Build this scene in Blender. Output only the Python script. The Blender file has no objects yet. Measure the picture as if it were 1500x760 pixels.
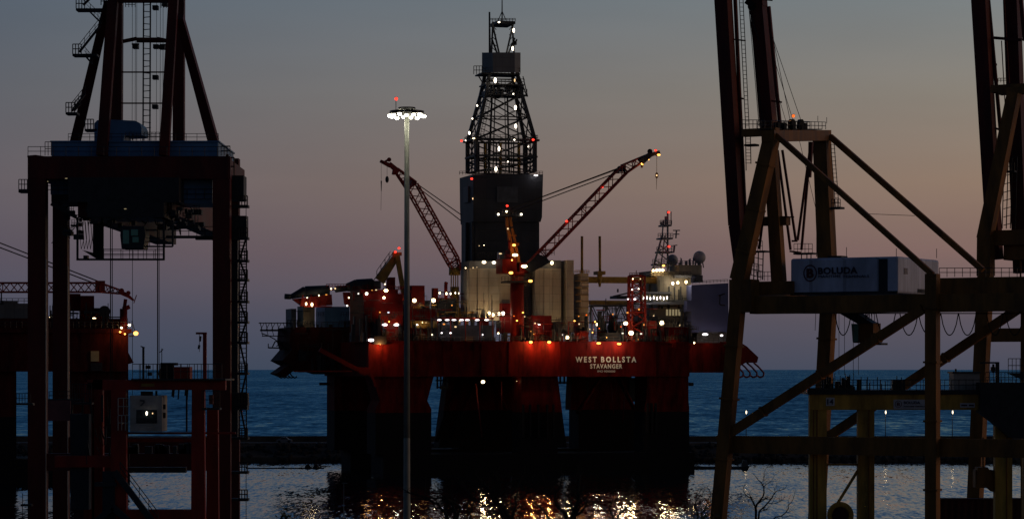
import bpy, bmesh, math, random
import numpy as np
from mathutils import Vector, Matrix
random.seed(7)
S = bpy.context.scene
COL = S.collection
F, CX, HY, CAMZ = 4000.0, 750.0, 541.0, 25.0      # focal length in photo pixels, horizon row, eye height in metres
Zv = Vector((0, 0, 1)); Xv = Vector((1, 0, 0)); Yv = Vector((0, 1, 0))
CAM = Vector((0, 0, CAMZ))
R = math.radians

# ------------------------------------------------------------------ helpers
def V(*a): return Vector(a)
def ray(px, py): return Vector(((px - CX) / F, 1.0, -(py - HY) / F))

class Frame:
    """A ground frame (origin, heading): u runs along it, v away from the eye. p() puts a point of the survey on a plane v."""
    def __init__(self, px, Y, deg):
        self.O = Vector(((px - CX) / F * Y, Y, 0))
        a = R(deg); self.side = max(0.0, math.tan(a) - (CX - px) / F) if deg > 12 else 0.0
        self.u = Vector((math.cos(a), math.sin(a), 0)); self.v = Vector((-math.sin(a), math.cos(a), 0))
    def p(self, px, py, v):
        d = ray(px, py)
        t = (v + (self.O - CAM).dot(self.v)) / d.dot(self.v)
        return CAM + d * t
    def s(self, px, v): return self.p(px, HY, v).y / F        # metres per pixel there
    def at(self, u, v, z): return self.O + self.u * u + self.v * v + Zv * z
    def box(self, mb, x0, x1, y0, y1, v, dv):
        if self.side > 0 and dv > .6:      # the survey widths include the side face that shows
            x0 += min(dv * self.side / self.s(x0, v), .45 * (x1 - x0))
        a, b = self.p(x0, (y0 + y1) / 2, v), self.p(x1, (y0 + y1) / 2, v)
        xm = (x0 + x1) / 2
        zt, zb = self.p(xm, min(y0, y1), v).z, self.p(xm, max(y0, y1), v).z
        c = (a + b) / 2; c.z = (zt + zb) / 2
        c += self.v * (dv / 2)
        mb.box(c, self.u * ((b - a).length / 2), self.v * (abs(dv) / 2), Zv * ((zt - zb) / 2))
    def bar(self, mb, a, b, v0, w, v1=None, d=None, w1=None, round_=False):
        v1 = v0 if v1 is None else v1
        A, B = self.p(a[0], a[1], v0), self.p(b[0], b[1], v1)
        s = self.s(a[0], v0)
        if round_: mb.tube(A, B, w * s / 2, (w1 or w) * s / 2, 8)
        else: mb.bar(A, B, w * s, (d or w) * s, (w1 or w) * s, (d or w1 or w) * s, side=self.u)
    def path(self, mb, pts, v, w):
        P = [self.p(x, y, v) for x, y in pts]
        mb.path(P, w * self.s(pts[0][0], v) / 2)
    def rail(self, mb, a, b, v, h, n, r=0.5, v1=None):
        v1 = v if v1 is None else v1
        A, B = self.p(a[0], a[1], v), self.p(b[0], b[1], v1)
        s = self.s(a[0], v)
        mb.rail(A, B, h * s, n, r * s)

class MB:
    def __init__(self): self.bm = bmesh.new(); self.mats = []; self.mi = 0
    def face(self, vs):
        try:
            f = self.bm.faces.new(vs); f.material_index = self.mi; return f
        except ValueError: return None
    def box(self, c, ax, ay, az):
        v = [self.bm.verts.new(c + ax * i + ay * j + az * k) for i in (-1, 1) for j in (-1, 1) for k in (-1, 1)]
        for q in ((0, 1, 3, 2), (4, 6, 7, 5), (0, 4, 5, 1), (2, 3, 7, 6), (0, 2, 6, 4), (1, 5, 7, 3)):
            self.face([v[i] for i in q])
        return self
    def cube(self, c, sx, sy, sz): return self.box(Vector(c), Xv * (sx / 2), Yv * (sy / 2), Zv * (sz / 2))
    def bar(self, a, b, w, d=None, w1=None, d1=None, side=None):
        d = d or w; w1 = w1 or w; d1 = d1 or d
        t = (b - a)
        if t.length < 1e-6: return self
        t.normalize()
        sd = Vector(side) if side is not None else (Xv if abs(t.x) < 0.9 else Zv)
        sd = sd - t * sd.dot(t)
        if sd.length < 0.05: sd = Zv - t * Zv.dot(t)
        sd.normalize(); n = t.cross(sd)
        A = [self.bm.verts.new(a + sd * (w / 2 * i) + n * (d / 2 * j)) for i, j in ((-1, -1), (1, -1), (1, 1), (-1, 1))]
        B = [self.bm.verts.new(b + sd * (w1 / 2 * i) + n * (d1 / 2 * j)) for i, j in ((-1, -1), (1, -1), (1, 1), (-1, 1))]
        for i in range(4): self.face([A[i], A[(i + 1) % 4], B[(i + 1) % 4], B[i]])
        self.face(A[::-1]); self.face(B)
        return self
    def tube(self, a, b, r0, r1=None, n=8, cap=True):
        r1 = r0 if r1 is None else r1
        t = b - a
        if t.length < 1e-6: return self
        t.normalize()
        x = Zv.cross(t)
        if x.length < 0.1: x = Xv.copy()
        x.normalize(); y = t.cross(x)
        A = []; B = []
        for i in range(n):
            an = 2 * math.pi * i / n
            o = x * math.cos(an) + y * math.sin(an)
            A.append(self.bm.verts.new(a + o * r0)); B.append(self.bm.verts.new(b + o * r1))
        for i in range(n):
            f = self.face([A[i], A[(i + 1) % n], B[(i + 1) % n], B[i]])
            if f and n > 6: f.smooth = True
        if cap: self.face(A[::-1]); self.face(B)
        return self
    def path(self, P, r, n=4):
        for a, b in zip(P, P[1:]): self.tube(a, b, r, r, n)
        return self
    def ball(self, c, rx, ry=None, rz=None, n=12, m=8):
        ry = rx if ry is None else ry; rz = rx if rz is None else rz
        rows = []
        for j in range(1, m):
            th = math.pi * j / m
            rows.append([self.bm.verts.new(c + Vector((rx * math.sin(th) * math.cos(2 * math.pi * i / n), ry * math.sin(th) * math.sin(2 * math.pi * i / n), rz * math.cos(th)))) for i in range(n)])
        top = self.bm.verts.new(c + Zv * rz); bot = self.bm.verts.new(c - Zv * rz)
        for i in range(n):
            k = (i + 1) % n
            fs = [self.face([top, rows[0][i], rows[0][k]]), self.face([bot, rows[-1][k], rows[-1][i]])]
            for j in range(m - 2): fs.append(self.face([rows[j][i], rows[j + 1][i], rows[j + 1][k], rows[j][k]]))
            for f in fs:
                if f: f.smooth = True
        return self
    def prism(self, pts, off):
        A = [self.bm.verts.new(p) for p in pts]; B = [self.bm.verts.new(p + off) for p in pts]
        n = len(pts)
        for i in range(n): self.face([A[i], A[(i + 1) % n], B[(i + 1) % n], B[i]])
        self.face(A[::-1]); self.face(B)
        return self
    def rail(self, a, b, h, n, r):
        for k in range(n + 1):
            p = a.lerp(b, k / n); self.tube(p, p + Zv * h, r, r, 4)
        for f in (0.5, 1.0): self.tube(a + Zv * (h * f), b + Zv * (h * f), r, r, 4)
        return self
    def lattice(self, a, b, w0, w1, n, rc, rb, side):
        """square truss from a to b"""
        t = (b - a).normalized(); sd = (side - t * side.dot(t)).normalized(); nn = t.cross(sd)
        C = [(-1, -1), (1, -1), (1, 1), (-1, 1)]
        def pt(k, f):
            w = (w0 + (w1 - w0) * f) / 2
            return a.lerp(b, f) + sd * (C[k][0] * w) + nn * (C[k][1] * w)
        for k in range(4):
            self.tube(pt(k, 0), pt(k, 1), rc, rc, 5)
            for i in range(n):
                f0, f1 = i / n, (i + 1) / n
                p, q = (k, (k + 1) % 4) if i % 2 == 0 else ((k + 1) % 4, k)
                self.tube(pt(p, f0), pt(q, f1), rb, rb, 4)
        for i in (0, n // 2, n):
            for k in range(4): self.tube(pt(k, i / n), pt((k + 1) % 4, i / n), rb, rb, 4)
        return self
    def stairs(self, a, b, width, n, side, r=0.05, rail=1.0):
        t = b - a; sd = side.normalized()
        for sgn in (-1, 1):
            o = sd * (width / 2 * sgn)
            self.bar(a + o, b + o, r * 2, r * 5, side=sd)
            if rail:
                self.tube(a + o + Zv * rail, b + o + Zv * rail, r, r, 4); self.tube(a + o + Zv * rail / 2, b + o + Zv * rail / 2, r * .8, r * .8, 4)
                for k in range(4):
                    p = a.lerp(b, k / 3) + o; self.tube(p, p + Zv * rail, r, r, 4)
        h = Vector((t.x, t.y, 0));  h = h.normalized() if h.length > 1e-4 else Xv
        for k in range(n):
            p = a.lerp(b, (k + .5) / n); self.box(p, sd * (width / 2), h * (t.length / n * .32), Zv * 0.025)
        return self
    def _pieces(self):
        """faces grouped into pieces that stand clearly apart from each other"""
        bm = self.bm; bm.verts.index_update(); n = len(bm.verts); par = list(range(n))
        def fd(i):
            while par[i] != i: par[i] = par[par[i]]; i = par[i]
            return i
        for f in bm.faces:
            a = fd(f.verts[0].index)
            for v in f.verts[1:]:
                b = fd(v.index)
                if b != a: par[b] = a
        ids = {}; lo = []; hi = []
        for v in bm.verts:
            r = fd(v.index); k = ids.setdefault(r, len(ids))
            if k == len(lo): lo.append(list(v.co)); hi.append(list(v.co))
            else:
                for j in range(3): lo[k][j] = min(lo[k][j], v.co[j]); hi[k][j] = max(hi[k][j], v.co[j])
        k = len(lo)
        if k < 2 or k > 900: return None
        L_, H_ = np.array(lo), np.array(hi); size = (H_ - L_).max(axis=1)
        gap = np.maximum(0, np.maximum(L_[:, None] - H_[None], L_[None] - H_[:, None]))
        near = np.sqrt((gap ** 2).sum(axis=2)) <= np.maximum(.02, .48 * np.maximum(size[:, None], size[None]))
        comp = list(range(k))
        def fc(i):
            while comp[i] != i: comp[i] = comp[comp[i]]; i = comp[i]
            return i
        for a, b in zip(*np.nonzero(np.triu(near, 1))): comp[fc(int(b))] = fc(int(a))
        roots = sorted({fc(i) for i in range(k)})
        if len(roots) < 2: return None
        return len(roots), [roots.index(fc(ids[fd(v.index)])) for v in bm.verts]
    def build(self, name, mat, parent=None, bevel=0, world=None):
        bm = self.bm
        got = self._pieces() if parent is not None else None
        if got:
            n, of = got; first = None
            for k in range(n):
                sub = MB(); mp = {}
                for f in bm.faces:
                    if of[f.verts[0].index] != k: continue
                    vs = []
                    for v in f.verts:
                        if v.index not in mp: mp[v.index] = sub.bm.verts.new(v.co)
                        vs.append(mp[v.index])
                    g_ = sub.bm.faces.new(vs); g_.material_index = f.material_index; g_.smooth = f.smooth
                o = sub._build(name, mat, parent, bevel, world); first = first or o
            bm.free(); return first
        return self._build(name, mat, parent, bevel, world)
    def _build(self, name, mat, parent=None, bevel=0, world=None):
        bm = self.bm
        if bevel: bmesh.ops.bevel(bm, geom=bm.edges[:], offset=bevel, segments=2, affect='EDGES', profile=.5)
        bmesh.ops.recalc_face_normals(bm, faces=bm.faces[:])
        o0 = WL[parent.name] if parent is not None else (world or Vector((0, 0, 0)))
        for v in bm.verts: v.co -= o0
        me = bpy.data.meshes.new(name); bm.to_mesh(me); bm.free()
        for m in (mat if isinstance(mat, (list, tuple)) else [mat]): me.materials.append(m)
        o = bpy.data.objects.new(name, me); COL.objects.link(o)
        if parent is not None: o.parent = parent
        else: o.location = o0
        WL[o.name] = Vector(o0)
        return o
WL = {}
def tag(o, label, cat, group=None, kind=None):
    if label: o['label'] = label
    if cat: o['category'] = cat
    if group: o['group'] = group
    if kind: o['kind'] = kind
    return o
def thing(name, label, cat, loc, group=None):
    o = bpy.data.objects.new(name, None); COL.objects.link(o); o.location = loc; o.empty_display_size = .3
    WL[o.name] = Vector(loc)
    return tag(o, label, cat, group)
def copy_part(src, parent, pos):
    c = src.copy(); COL.objects.link(c); c.parent = parent; c.location = pos - WL[parent.name]; WL[c.name] = Vector(pos)
    return c

# ------------------------------------------------------------------ materials
def mat(name, col, rough=.6, metal=0.0, var=.35, scale=.8, spec=.18, streak=0.0, dirt=(.02, .017, .015)):
    m = bpy.data.materials.new(name); m.use_nodes = True
    nt = m.node_tree; b = nt.nodes['Principled BSDF']
    b.inputs['Roughness'].default_value = rough; b.inputs['Metallic'].default_value = metal
    b.inputs['Specular IOR Level'].default_value = spec
    tc = nt.nodes.new('ShaderNodeTexCoord'); mp = nt.nodes.new('ShaderNodeMapping')
    nt.links.new(tc.outputs['Object'], mp.inputs['Vector'])
    mp.inputs['Scale'].default_value = (scale, scale, scale * (.25 if streak else 1))
    n = nt.nodes.new('ShaderNodeTexNoise'); n.inputs['Scale'].default_value = 1; n.inputs['Detail'].default_value = 6; n.inputs['Roughness'].default_value = .65
    nt.links.new(mp.outputs[0], n.inputs['Vector'])
    r = nt.nodes.new('ShaderNodeValToRGB')
    lo = [c * (1 - var) + d * var * .5 for c, d in zip(col, dirt)]; hi = [min(1, c * (1 + var * .5)) for c in col]
    r.color_ramp.elements[0].position = .32; r.color_ramp.elements[0].color = (*lo, 1)
    r.color_ramp.elements[1].position = .66; r.color_ramp.elements[1].color = (*hi, 1)
    nt.links.new(n.outputs['Fac'], r.inputs[0]); nt.links.new(r.outputs[0], b.inputs['Base Color'])
    mr = nt.nodes.new('ShaderNodeMapRange'); mr.inputs['To Min'].default_value = max(.05, rough - .12); mr.inputs['To Max'].default_value = min(1, rough + .15)
    nt.links.new(n.outputs['Fac'], mr.inputs['Value']); nt.links.new(mr.outputs[0], b.inputs['Roughness'])
    return m
def panelled(name, col, sx, sz, rough=.6, gap=.55, var=.25):
    """cladding or plate with joints: brick pattern laid over the face in object space"""
    m = mat(name, col, rough, var=var, scale=.25, streak=1)
    nt = m.node_tree; b = nt.nodes['Principled BSDF']
    src = b.inputs['Base Color'].links[0].from_socket
    tc = nt.nodes.new('ShaderNodeTexCoord'); sp = nt.nodes.new('ShaderNodeSeparateXYZ'); ad = nt.nodes.new('ShaderNodeMath'); cb = nt.nodes.new('ShaderNodeCombineXYZ')
    nt.links.new(tc.outputs['Object'], sp.inputs[0]); nt.links.new(sp.outputs[0], ad.inputs[0]); nt.links.new(sp.outputs[1], ad.inputs[1])
    nt.links.new(ad.outputs[0], cb.inputs[0]); nt.links.new(sp.outputs[2], cb.inputs[1])
    br = nt.nodes.new('ShaderNodeTexBrick'); br.offset = 0; br.inputs['Scale'].default_value = 1
    br.inputs['Brick Width'].default_value = sx; br.inputs['Row Height'].default_value = sz; br.inputs['Mortar Size'].default_value = .09; br.inputs['Mortar Smooth'].default_value = .3
    br.inputs['Color1'].default_value = (1, 1, 1, 1); br.inputs['Color2'].default_value = (.86, .86, .86, 1); br.inputs['Mortar'].default_value = (gap, gap, gap, 1)
    nt.links.new(cb.outputs[0], br.inputs['Vector'])
    mx = nt.nodes.new('ShaderNodeMix'); mx.data_type = 'RGBA'; mx.blend_type = 'MULTIPLY'; mx.inputs[0].default_value = 1
    nt.links.new(src, mx.inputs[6]); nt.links.new(br.outputs['Color'], mx.inputs[7]); nt.links.new(mx.outputs[2], b.inputs['Base Color'])
    bp = nt.nodes.new('ShaderNodeBump'); bp.inputs['Strength'].default_value = .5; bp.inputs['Distance'].default_value = .05
    nt.links.new(br.outputs['Fac'], bp.inputs['Height']); bp.invert = True; nt.links.new(bp.outputs[0], b.inputs['Normal'])
    return m
def two_tone(name, top, low, zcut):
    """hull paint: red topsides, black boot topping below a painted line at world height zcut"""
    m = mat(name, top, .7, var=.75, scale=.55, streak=1, spec=.06, dirt=(.012, .002, .002))
    nt = m.node_tree; b = nt.nodes['Principled BSDF']; src = b.inputs['Base Color'].links[0].from_socket
    g = nt.nodes.new('ShaderNodeNewGeometry'); sp = nt.nodes.new('ShaderNodeSeparateXYZ'); st = nt.nodes.new('ShaderNodeMath'); st.operation = 'GREATER_THAN'; st.inputs[1].default_value = zcut
    nt.links.new(g.outputs['Position'], sp.inputs[0]); nt.links.new(sp.outputs[2], st.inputs[0])
    mx = nt.nodes.new('ShaderNodeMix'); mx.data_type = 'RGBA'
    nt.links.new(st.outputs[0], mx.inputs[0]); mx.inputs[6].default_value = (*low, 1); nt.links.new(src, mx.inputs[7]); nt.links.new(mx.outputs[2], b.inputs['Base Color'])
    return m
def glow(name, col, strength):
    m = bpy.data.materials.new(name); m.use_nodes = True; nt = m.node_tree; nt.nodes.clear()
    e = nt.nodes.new('ShaderNodeEmission'); e.inputs[0].default_value = (*col, 1); e.inputs[1].default_value = strength
    o = nt.nodes.new('ShaderNodeOutputMaterial'); nt.links.new(e.outputs[0], o.inputs[0])
    m.cycles.emission_sampling = 'NONE'
    return m
M = dict(
    crane_red=mat('crane_red_paint', (.095, .014, .010), .55, var=.6, scale=.5, streak=1),
    frame_red=mat('bright_red_paint', (.26, .020, .011), .55, var=.45, scale=.6, streak=1),
    crane_yellow=mat('ochre_crane_paint', (.23, .095, .020), .55, var=.6, scale=.5, streak=1),
    gantry_yellow=mat('yellow_gantry_paint', (.48, .27, .045), .55, var=.6, scale=.6, streak=1),
    steel=mat('dark_steel', (.030, .031, .034), .5, .3, var=.4, scale=1.5),
    steel_mid=mat('grey_steel', (.075, .078, .08), .5, .2, var=.35, scale=1.2),
    rail=mat('galvanised_rail', (.05, .05, .052), .5, .3, var=.3, scale=2),
    blue=mat('blue_house_paint', (.085, .19, .34), .45, var=.3, scale=.4, streak=1),
    white_house=panelled('white_house_panels', (.60, .62, .74), 1.6, 6.0, .45, .62, .4),
    rope=mat('wire_rope', (.03, .028, .026), .6, .2),
    hull_old=two_tone('weathered_hull_paint', (.060, .010, .008), (.010, .010, .011), 14.6), overhang=mat('shade_darkened_hull_paint', (.045, .007, .006), .7, var=.6, scale=.5, streak=1, spec=.06),  # overhang: same hull paint, with the shade there put into its colour
    hull_red=two_tone('hull_paint', (.10, .0055, .0045), (.010, .010, .011), 14.6),
    deck_red=mat('deck_red_paint', (.10, .005, .0045), .65, var=.45, scale=.35, streak=1, spec=.07, dirt=(.012, .003, .003)),
    rig_red=mat('pedestal_red_paint', (.15, .010, .006), .6, spec=.08, var=.35, scale=.5, streak=1),
    a_frame=mat('amber_lit_frame', (.36, .11, .018), .5),  # amber lamplight put into the colour: orange in place of crane red
    boom_red=mat('boom_red_paint', (.22, .026, .02), .55, var=.3, scale=1),
    clad=panelled('beige_cladding', (.40, .34, .25), 3.2, 1.9, .6, .74),
    clad_rib=panelled('ribbed_beige_tower', (.42, .33, .22), 30, 1.5, .6, .5),
    shed=panelled('dark_shed_plate', (.040, .043, .047), 4.0, 2.6, .5, .7),
    shed_light=mat('pale_shed_panel', (.07, .078, .085), .5),
    grey=panelled('grey_module_plate', (.16, .16, .155), 2.4, 2.4, .6, .75),
    cream=panelled('cream_accommodation', (.34, .29, .20), 2.6, 2.9, .55, .72),
    mast_grey=mat('mast_blue_grey', (.13, .15, .18), .55, var=.2),
    violet=mat('blue_grey_plate', (.088, .10, .205), .55, var=.15, scale=.2),
    ochre=mat('ochre_pipe_paint', (.26, .15, .03), .5),
    radome=mat('radome_white', (.40, .38, .37), .4, var=.12),
    letter=mat('white_lettering', (.75, .70, .58), .6, var=.15),
    dark_letter=mat('dark_lettering', (.03, .025, .05), .6, var=.1),
    maroon_letter=mat('maroon_emblem', (.09, .02, .03), .6, var=.1),
    rubber=mat('black_rubber', (.012, .012, .012), .8),
    glass=mat('dark_window_glass', (.012, .02, .024), .08, var=.1, spec=.6),
    green_glass=mat('greenish_cab_glass', (.05, .26, .19), .1, var=.2, spec=.6),
    cab_white=mat('cab_off_white', (.34, .32, .29), .5, var=.3),
    sign=mat('sign_white', (.50, .50, .52), .5, var=.12),
    mast=mat('mast_galvanised', (.20, .21, .19), .45, .1, var=.2, scale=.8),
    container=mat('rust_container', (.075, .018, .013), .6, var=.5, scale=.8, streak=1),
    concrete=mat('wet_concrete', (.11, .085, .065), .8, var=.5, scale=.25),
    rock=mat('armour_rock', (.028, .028, .029), .85, var=.5, scale=.7),
    ground=mat('quay_asphalt', (.05, .05, .05), .85, var=.4, scale=.3),
    hill=mat('hill_earth', (.04, .038, .028), .9, var=.5, scale=.4),
    bark=mat('dark_bark', (.018, .014, .012), .85, var=.4, scale=4),
    leaf=mat('dark_leaf', (.03, .045, .02), .7, var=.4, scale=4),
    orange_float=mat('float_dark', (.03, .03, .03), .6),
    car=mat('pale_car_paint', (.22, .22, .23), .35, var=.1),
    pink=mat('pink_faded_panel', (.22, .07, .065), .6, var=.3),
    slate=mat('slate_cabinet', (.022, .028, .036), .5, var=.3),
    yellow_panel=mat('window_glow_yellow', (.42, .36, .18), .6, var=.2),  # lit window panel on the second rig, its glow put into the yellow
)
GL = dict(
    white=glow('lamp_white', (1, .86, .66), 6), warm=glow('lamp_warm', (1, .74, .38), 8), amber=glow('lamp_amber', (1, .40, .07), 5),
    white2=glow('lamp_white_weak', (1, .88, .74), 1.6), warm2=glow('lamp_warm_weak', (1, .70, .36), 1.2), amber2=glow('lamp_amber_weak', (1, .36, .07), 1.1), cool2=glow('lamp_cool_weak', (.9, .88, 1), 1.1),
    orange=glow('beacon_orange', (1, .14, .015), 1.6), cream=glow('lamp_cream', (1, .80, .52), 3.2),
    red=glow('lamp_red', (1, .035, .02), 3.2), cool=glow('lamp_cool', (1, .90, .92), 4), mast=glow('lamp_mast', (1, .94, .72), 14), dim=glow('lamp_dim', (1, .62, .30), 1.5),
    green=glow('lamp_green', (.12, .8, .5), .05), pane=glow('lit_pane', (1, .80, .45), .22), screen=glow('cab_lamp', (.9, 1, .92), 3),
)
LCOL = dict(white=(1, .86, .68), warm=(1, .70, .36), amber=(1, .42, .12), red=(1, .06, .03), cool=(.95, .9, 1), mast=(1, .93, .70))
def glint_spot(name, pos, col, power, parent, tilt=13):
    """an added spot aimed out over the water to make glints"""
    L = bpy.data.lights.new(name, 'SPOT'); L.energy = power; L.color = LCOL[col]; L.shadow_soft_size = .45; L.spot_size = R(70); L.spot_blend = .6
    o = bpy.data.objects.new(name, L); COL.objects.link(o); o.parent = parent; o.location = pos - WL[parent.name]; o.rotation_euler = (R(90 - tilt), 0, R(180))
    return o
def lamp_light(name, pos, col, power, parent=None, radius=.35):
    L = bpy.data.lights.new(name, 'POINT'); L.energy = power; L.color = LCOL[col]; L.shadow_soft_size = radius; L.specular_factor = .35 if col == 'amber' else 1
    o = bpy.data.objects.new(name, L); COL.objects.link(o)
    if parent is not None: o.parent = parent; o.location = pos - WL[parent.name]
    else: o.location = pos
    return o
LAMP = {}
def lamp(parent, pos, r, col, name='floodlight', power=0, sx=1, sz=1, lift=None, glowcol=None):
    """a lamp: bright lens in a small dark hood, plus the light it throws"""
    key = (name, glowcol or col, round(r, 2), sx, sz)
    if key not in LAMP:
        mb = MB(); mb.ball(Vector((0, 0, 0)), r * sx, r * .8, r * sz, 10, 7)
        mb.mi = 1; mb.box(Vector((0, r * .5, r * sz * 1.02)), Xv * (r * sx * .9), Yv * (r * .9), Zv * (r * .12))
        WL['__zero'] = Vector((0, 0, 0))
        o = mb.build(name, [GL[glowcol or col], M['steel']], parent=None)
        o.parent = parent; o.location = pos - WL[parent.name]; WL[o.name] = Vector(pos)
        LAMP[key] = o
    else:
        o = copy_part(LAMP[key], parent, pos)
    if power:
        lamp_light(name + '_light', pos + (lift if lift is not None else V(0, -1.3 * r - .4, -.2)), col if col in LCOL else 'warm', power, parent, max(.2, r * .7))
    return o
def text_mesh(body, mat_, width, height, center, right, up, depth, name, parent, bold=.0, spacing=1.0):
    cu = bpy.data.curves.new(name, 'FONT'); cu.body = body; cu.size = 1; cu.align_x = 'CENTER'; cu.align_y = 'CENTER'; cu.offset = bold; cu.extrude = .02; cu.space_character = spacing
    cu.resolution_u = 3
    to = bpy.data.objects.new(name + '_curve', cu); COL.objects.link(to)
    bpy.context.view_layer.update()
    me = bpy.data.meshes.new_from_object(to.evaluated_get(bpy.context.evaluated_depsgraph_get()))
    bpy.data.objects.remove(to); bpy.data.curves.remove(cu)
    xs = [v.co.x for v in me.vertices]; ys = [v.co.y for v in me.vertices]
    x0, x1, y0, y1 = min(xs), max(xs), min(ys), max(ys)
    n = right.cross(up).normalized(); o0 = WL[parent.name]
    for v in me.vertices:
        p = center + right * ((v.co.x - (x0 + x1) / 2) / (x1 - x0) * width) + up * ((v.co.y - (y0 + y1) / 2) / (y1 - y0) * height) + n * ((v.co.z + .02) / .04 * depth)
        v.co = p - o0
    me.materials.clear(); me.materials.append(mat_); me.update()
    o = bpy.data.objects.new(name, me); COL.objects.link(o); o.parent = parent; WL[o.name] = Vector(o0)
    return o
# ------------------------------------------------------------------ camera, sky, light
cd = bpy.data.cameras.new('camera'); cam = bpy.data.objects.new('camera', cd); COL.objects.link(cam)
cam.location = CAM; cam.rotation_euler = (R(90), 0, 0)
cd.sensor_width = 36; cd.lens = F / 1500 * 36; cd.shift_y = (HY - 380) / 1500; cd.clip_start = 1; cd.clip_end = 400000
S.camera = cam
S.view_settings.view_transform = 'Standard'; S.view_settings.look = 'None'; S.view_settings.exposure = 0; S.view_settings.gamma = 1
S.cycles.use_denoising = True
S.cycles.max_bounces = 5; S.cycles.diffuse_bounces = 2; S.cycles.glossy_bounces = 3; S.cycles.transmission_bounces = 2
S.cycles.caustics_reflective = False; S.cycles.caustics_refractive = False
S.cycles.sample_clamp_indirect = 6
S.cycles.use_light_tree = True

w = bpy.data.worlds.new('World'); S.world = w; w.use_nodes = True
nt = w.node_tree; nt.nodes.clear(); L = nt.links.new
def nd(t): return nt.nodes.new(t)
def lin(r, g, b): return tuple(((c / 255) / 12.92 if c <= 10 else (((c / 255) + .055) / 1.055) ** 2.4) for c in (r, g, b)) + (1,)
tc = nd('ShaderNodeTexCoord'); sep = nd('ShaderNodeSeparateXYZ'); L(tc.outputs['Generated'], sep.inputs[0])
def ramp(stops):
    r = nd('ShaderNodeValToRGB'); r.color_ramp.interpolation = 'LINEAR'
    e = r.color_ramp.elements
    while len(e) < len(stops): e.new(.5)
    for i, (p, c) in enumerate(stops): e[i].position = p; e[i].color = lin(*c)
    mr = nd('ShaderNodeMapRange'); mr.inputs['From Min'].default_value = 0; mr.inputs['From Max'].default_value = .5
    L(sep.outputs[2], mr.inputs['Value']); L(mr.outputs[0], r.inputs[0])
    return r
# dusk bands by elevation (sine of elevation / 0.5): dim blue shadow of the earth, rose belt, grey blue above
left = ramp([(0, (62, 74, 93)), (.035, (73, 78, 96)), (.085, (93, 86, 98)), (.135, (103, 96, 102)), (.20, (99, 101, 108)), (.27, (88, 99, 112)), (.42, (62, 95, 132)), (.8, (42, 76, 116)), (1, (24, 40, 64))])
right = ramp([(0, (74, 77, 93)), (.035, (94, 87, 97)), (.085, (133, 106, 100)), (.135, (147, 124, 107)), (.20, (142, 134, 123)), (.27, (126, 133, 135)), (.42, (70, 98, 130)), (.8, (44, 76, 114)), (1, (24, 40, 64))])
at2 = nd('ShaderNodeMath'); at2.operation = 'ARCTAN2'; L(sep.outputs[0], at2.inputs[0]); L(sep.outputs[1], at2.inputs[1])
ma = nd('ShaderNodeMapRange'); ma.interpolation_type = 'LINEAR'; ma.inputs['From Min'].default_value = -.19; ma.inputs['From Max'].default_value = .19
L(at2.outputs[0], ma.inputs['Value'])
mx = nd('ShaderNodeMix'); mx.data_type = 'RGBA'; L(ma.outputs[0], mx.inputs[0]); L(left.outputs[0], mx.inputs[6]); L(right.outputs[0], mx.inputs[7])
SUN_AZ, SUN_EL = 89.0, 3.0        # afterglow: to the right of the view
sky = nd('ShaderNodeTexSky'); sky.sky_type = 'NISHITA'; sky.sun_disc = False; sky.sun_elevation = R(SUN_EL); sky.sun_rotation = R(SUN_AZ)
bk = nd('ShaderNodeMapRange'); bk.interpolation_type = 'SMOOTHSTEP'; bk.inputs['From Min'].default_value = -.45; bk.inputs['From Max'].default_value = .55; bk.inputs['To Min'].default_value = .55; bk.inputs['To Max'].default_value = 1   # unseen sky behind the eye, dimmed to cut the fill light
L(sep.outputs[1], bk.inputs['Value'])
vs = nd('ShaderNodeVectorMath'); vs.operation = 'SCALE'; L(mx.outputs[2], vs.inputs[0]); L(bk.outputs[0], vs.inputs['Scale'])
b1 = nd('ShaderNodeBackground'); b1.inputs[1].default_value = .95
# faint uneven haze lying in level bands
hm_ = nd('ShaderNodeMapping'); hm_.inputs['Scale'].default_value = (6, 6, 38); L(tc.outputs['Generated'], hm_.inputs[0])
hn = nd('ShaderNodeTexNoise'); hn.inputs['Scale'].default_value = 1; hn.inputs['Detail'].default_value = 5; L(hm_.outputs[0], hn.inputs['Vector'])
hr = nd('ShaderNodeMapRange'); hr.inputs['From Min'].default_value = .3; hr.inputs['From Max'].default_value = .7; hr.inputs['To Min'].default_value = .955; hr.inputs['To Max'].default_value = 1.045; L(hn.outputs['Fac'], hr.inputs['Value'])
v2 = nd('ShaderNodeVectorMath'); v2.operation = 'SCALE'; L(vs.outputs[0], v2.inputs[0]); L(hr.outputs[0], v2.inputs['Scale']); L(v2.outputs[0], b1.inputs[0])
b2 = nd('ShaderNodeBackground'); b2.inputs[1].default_value = .0012; L(sky.outputs[0], b2.inputs[0])
ad = nd('ShaderNodeAddShader'); L(b1.outputs[0], ad.inputs[0]); L(b2.outputs[0], ad.inputs[1])
wo = nd('ShaderNodeOutputWorld'); L(ad.outputs[0], wo.inputs[0])
sd = bpy.data.lights.new('afterglow', 'SUN'); sd.energy = .30; sd.angle = R(25); sd.color = (1, .62, .36)
so = bpy.data.objects.new('afterglow', sd); COL.objects.link(so)
sdir = Vector((math.sin(R(SUN_AZ)) * math.cos(R(8)), math.cos(R(SUN_AZ)) * math.cos(R(8)), math.sin(R(8))))
so.rotation_euler = sdir.to_track_quat('Z', 'Y').to_euler(); so.location = (100, -100, 80)

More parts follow.
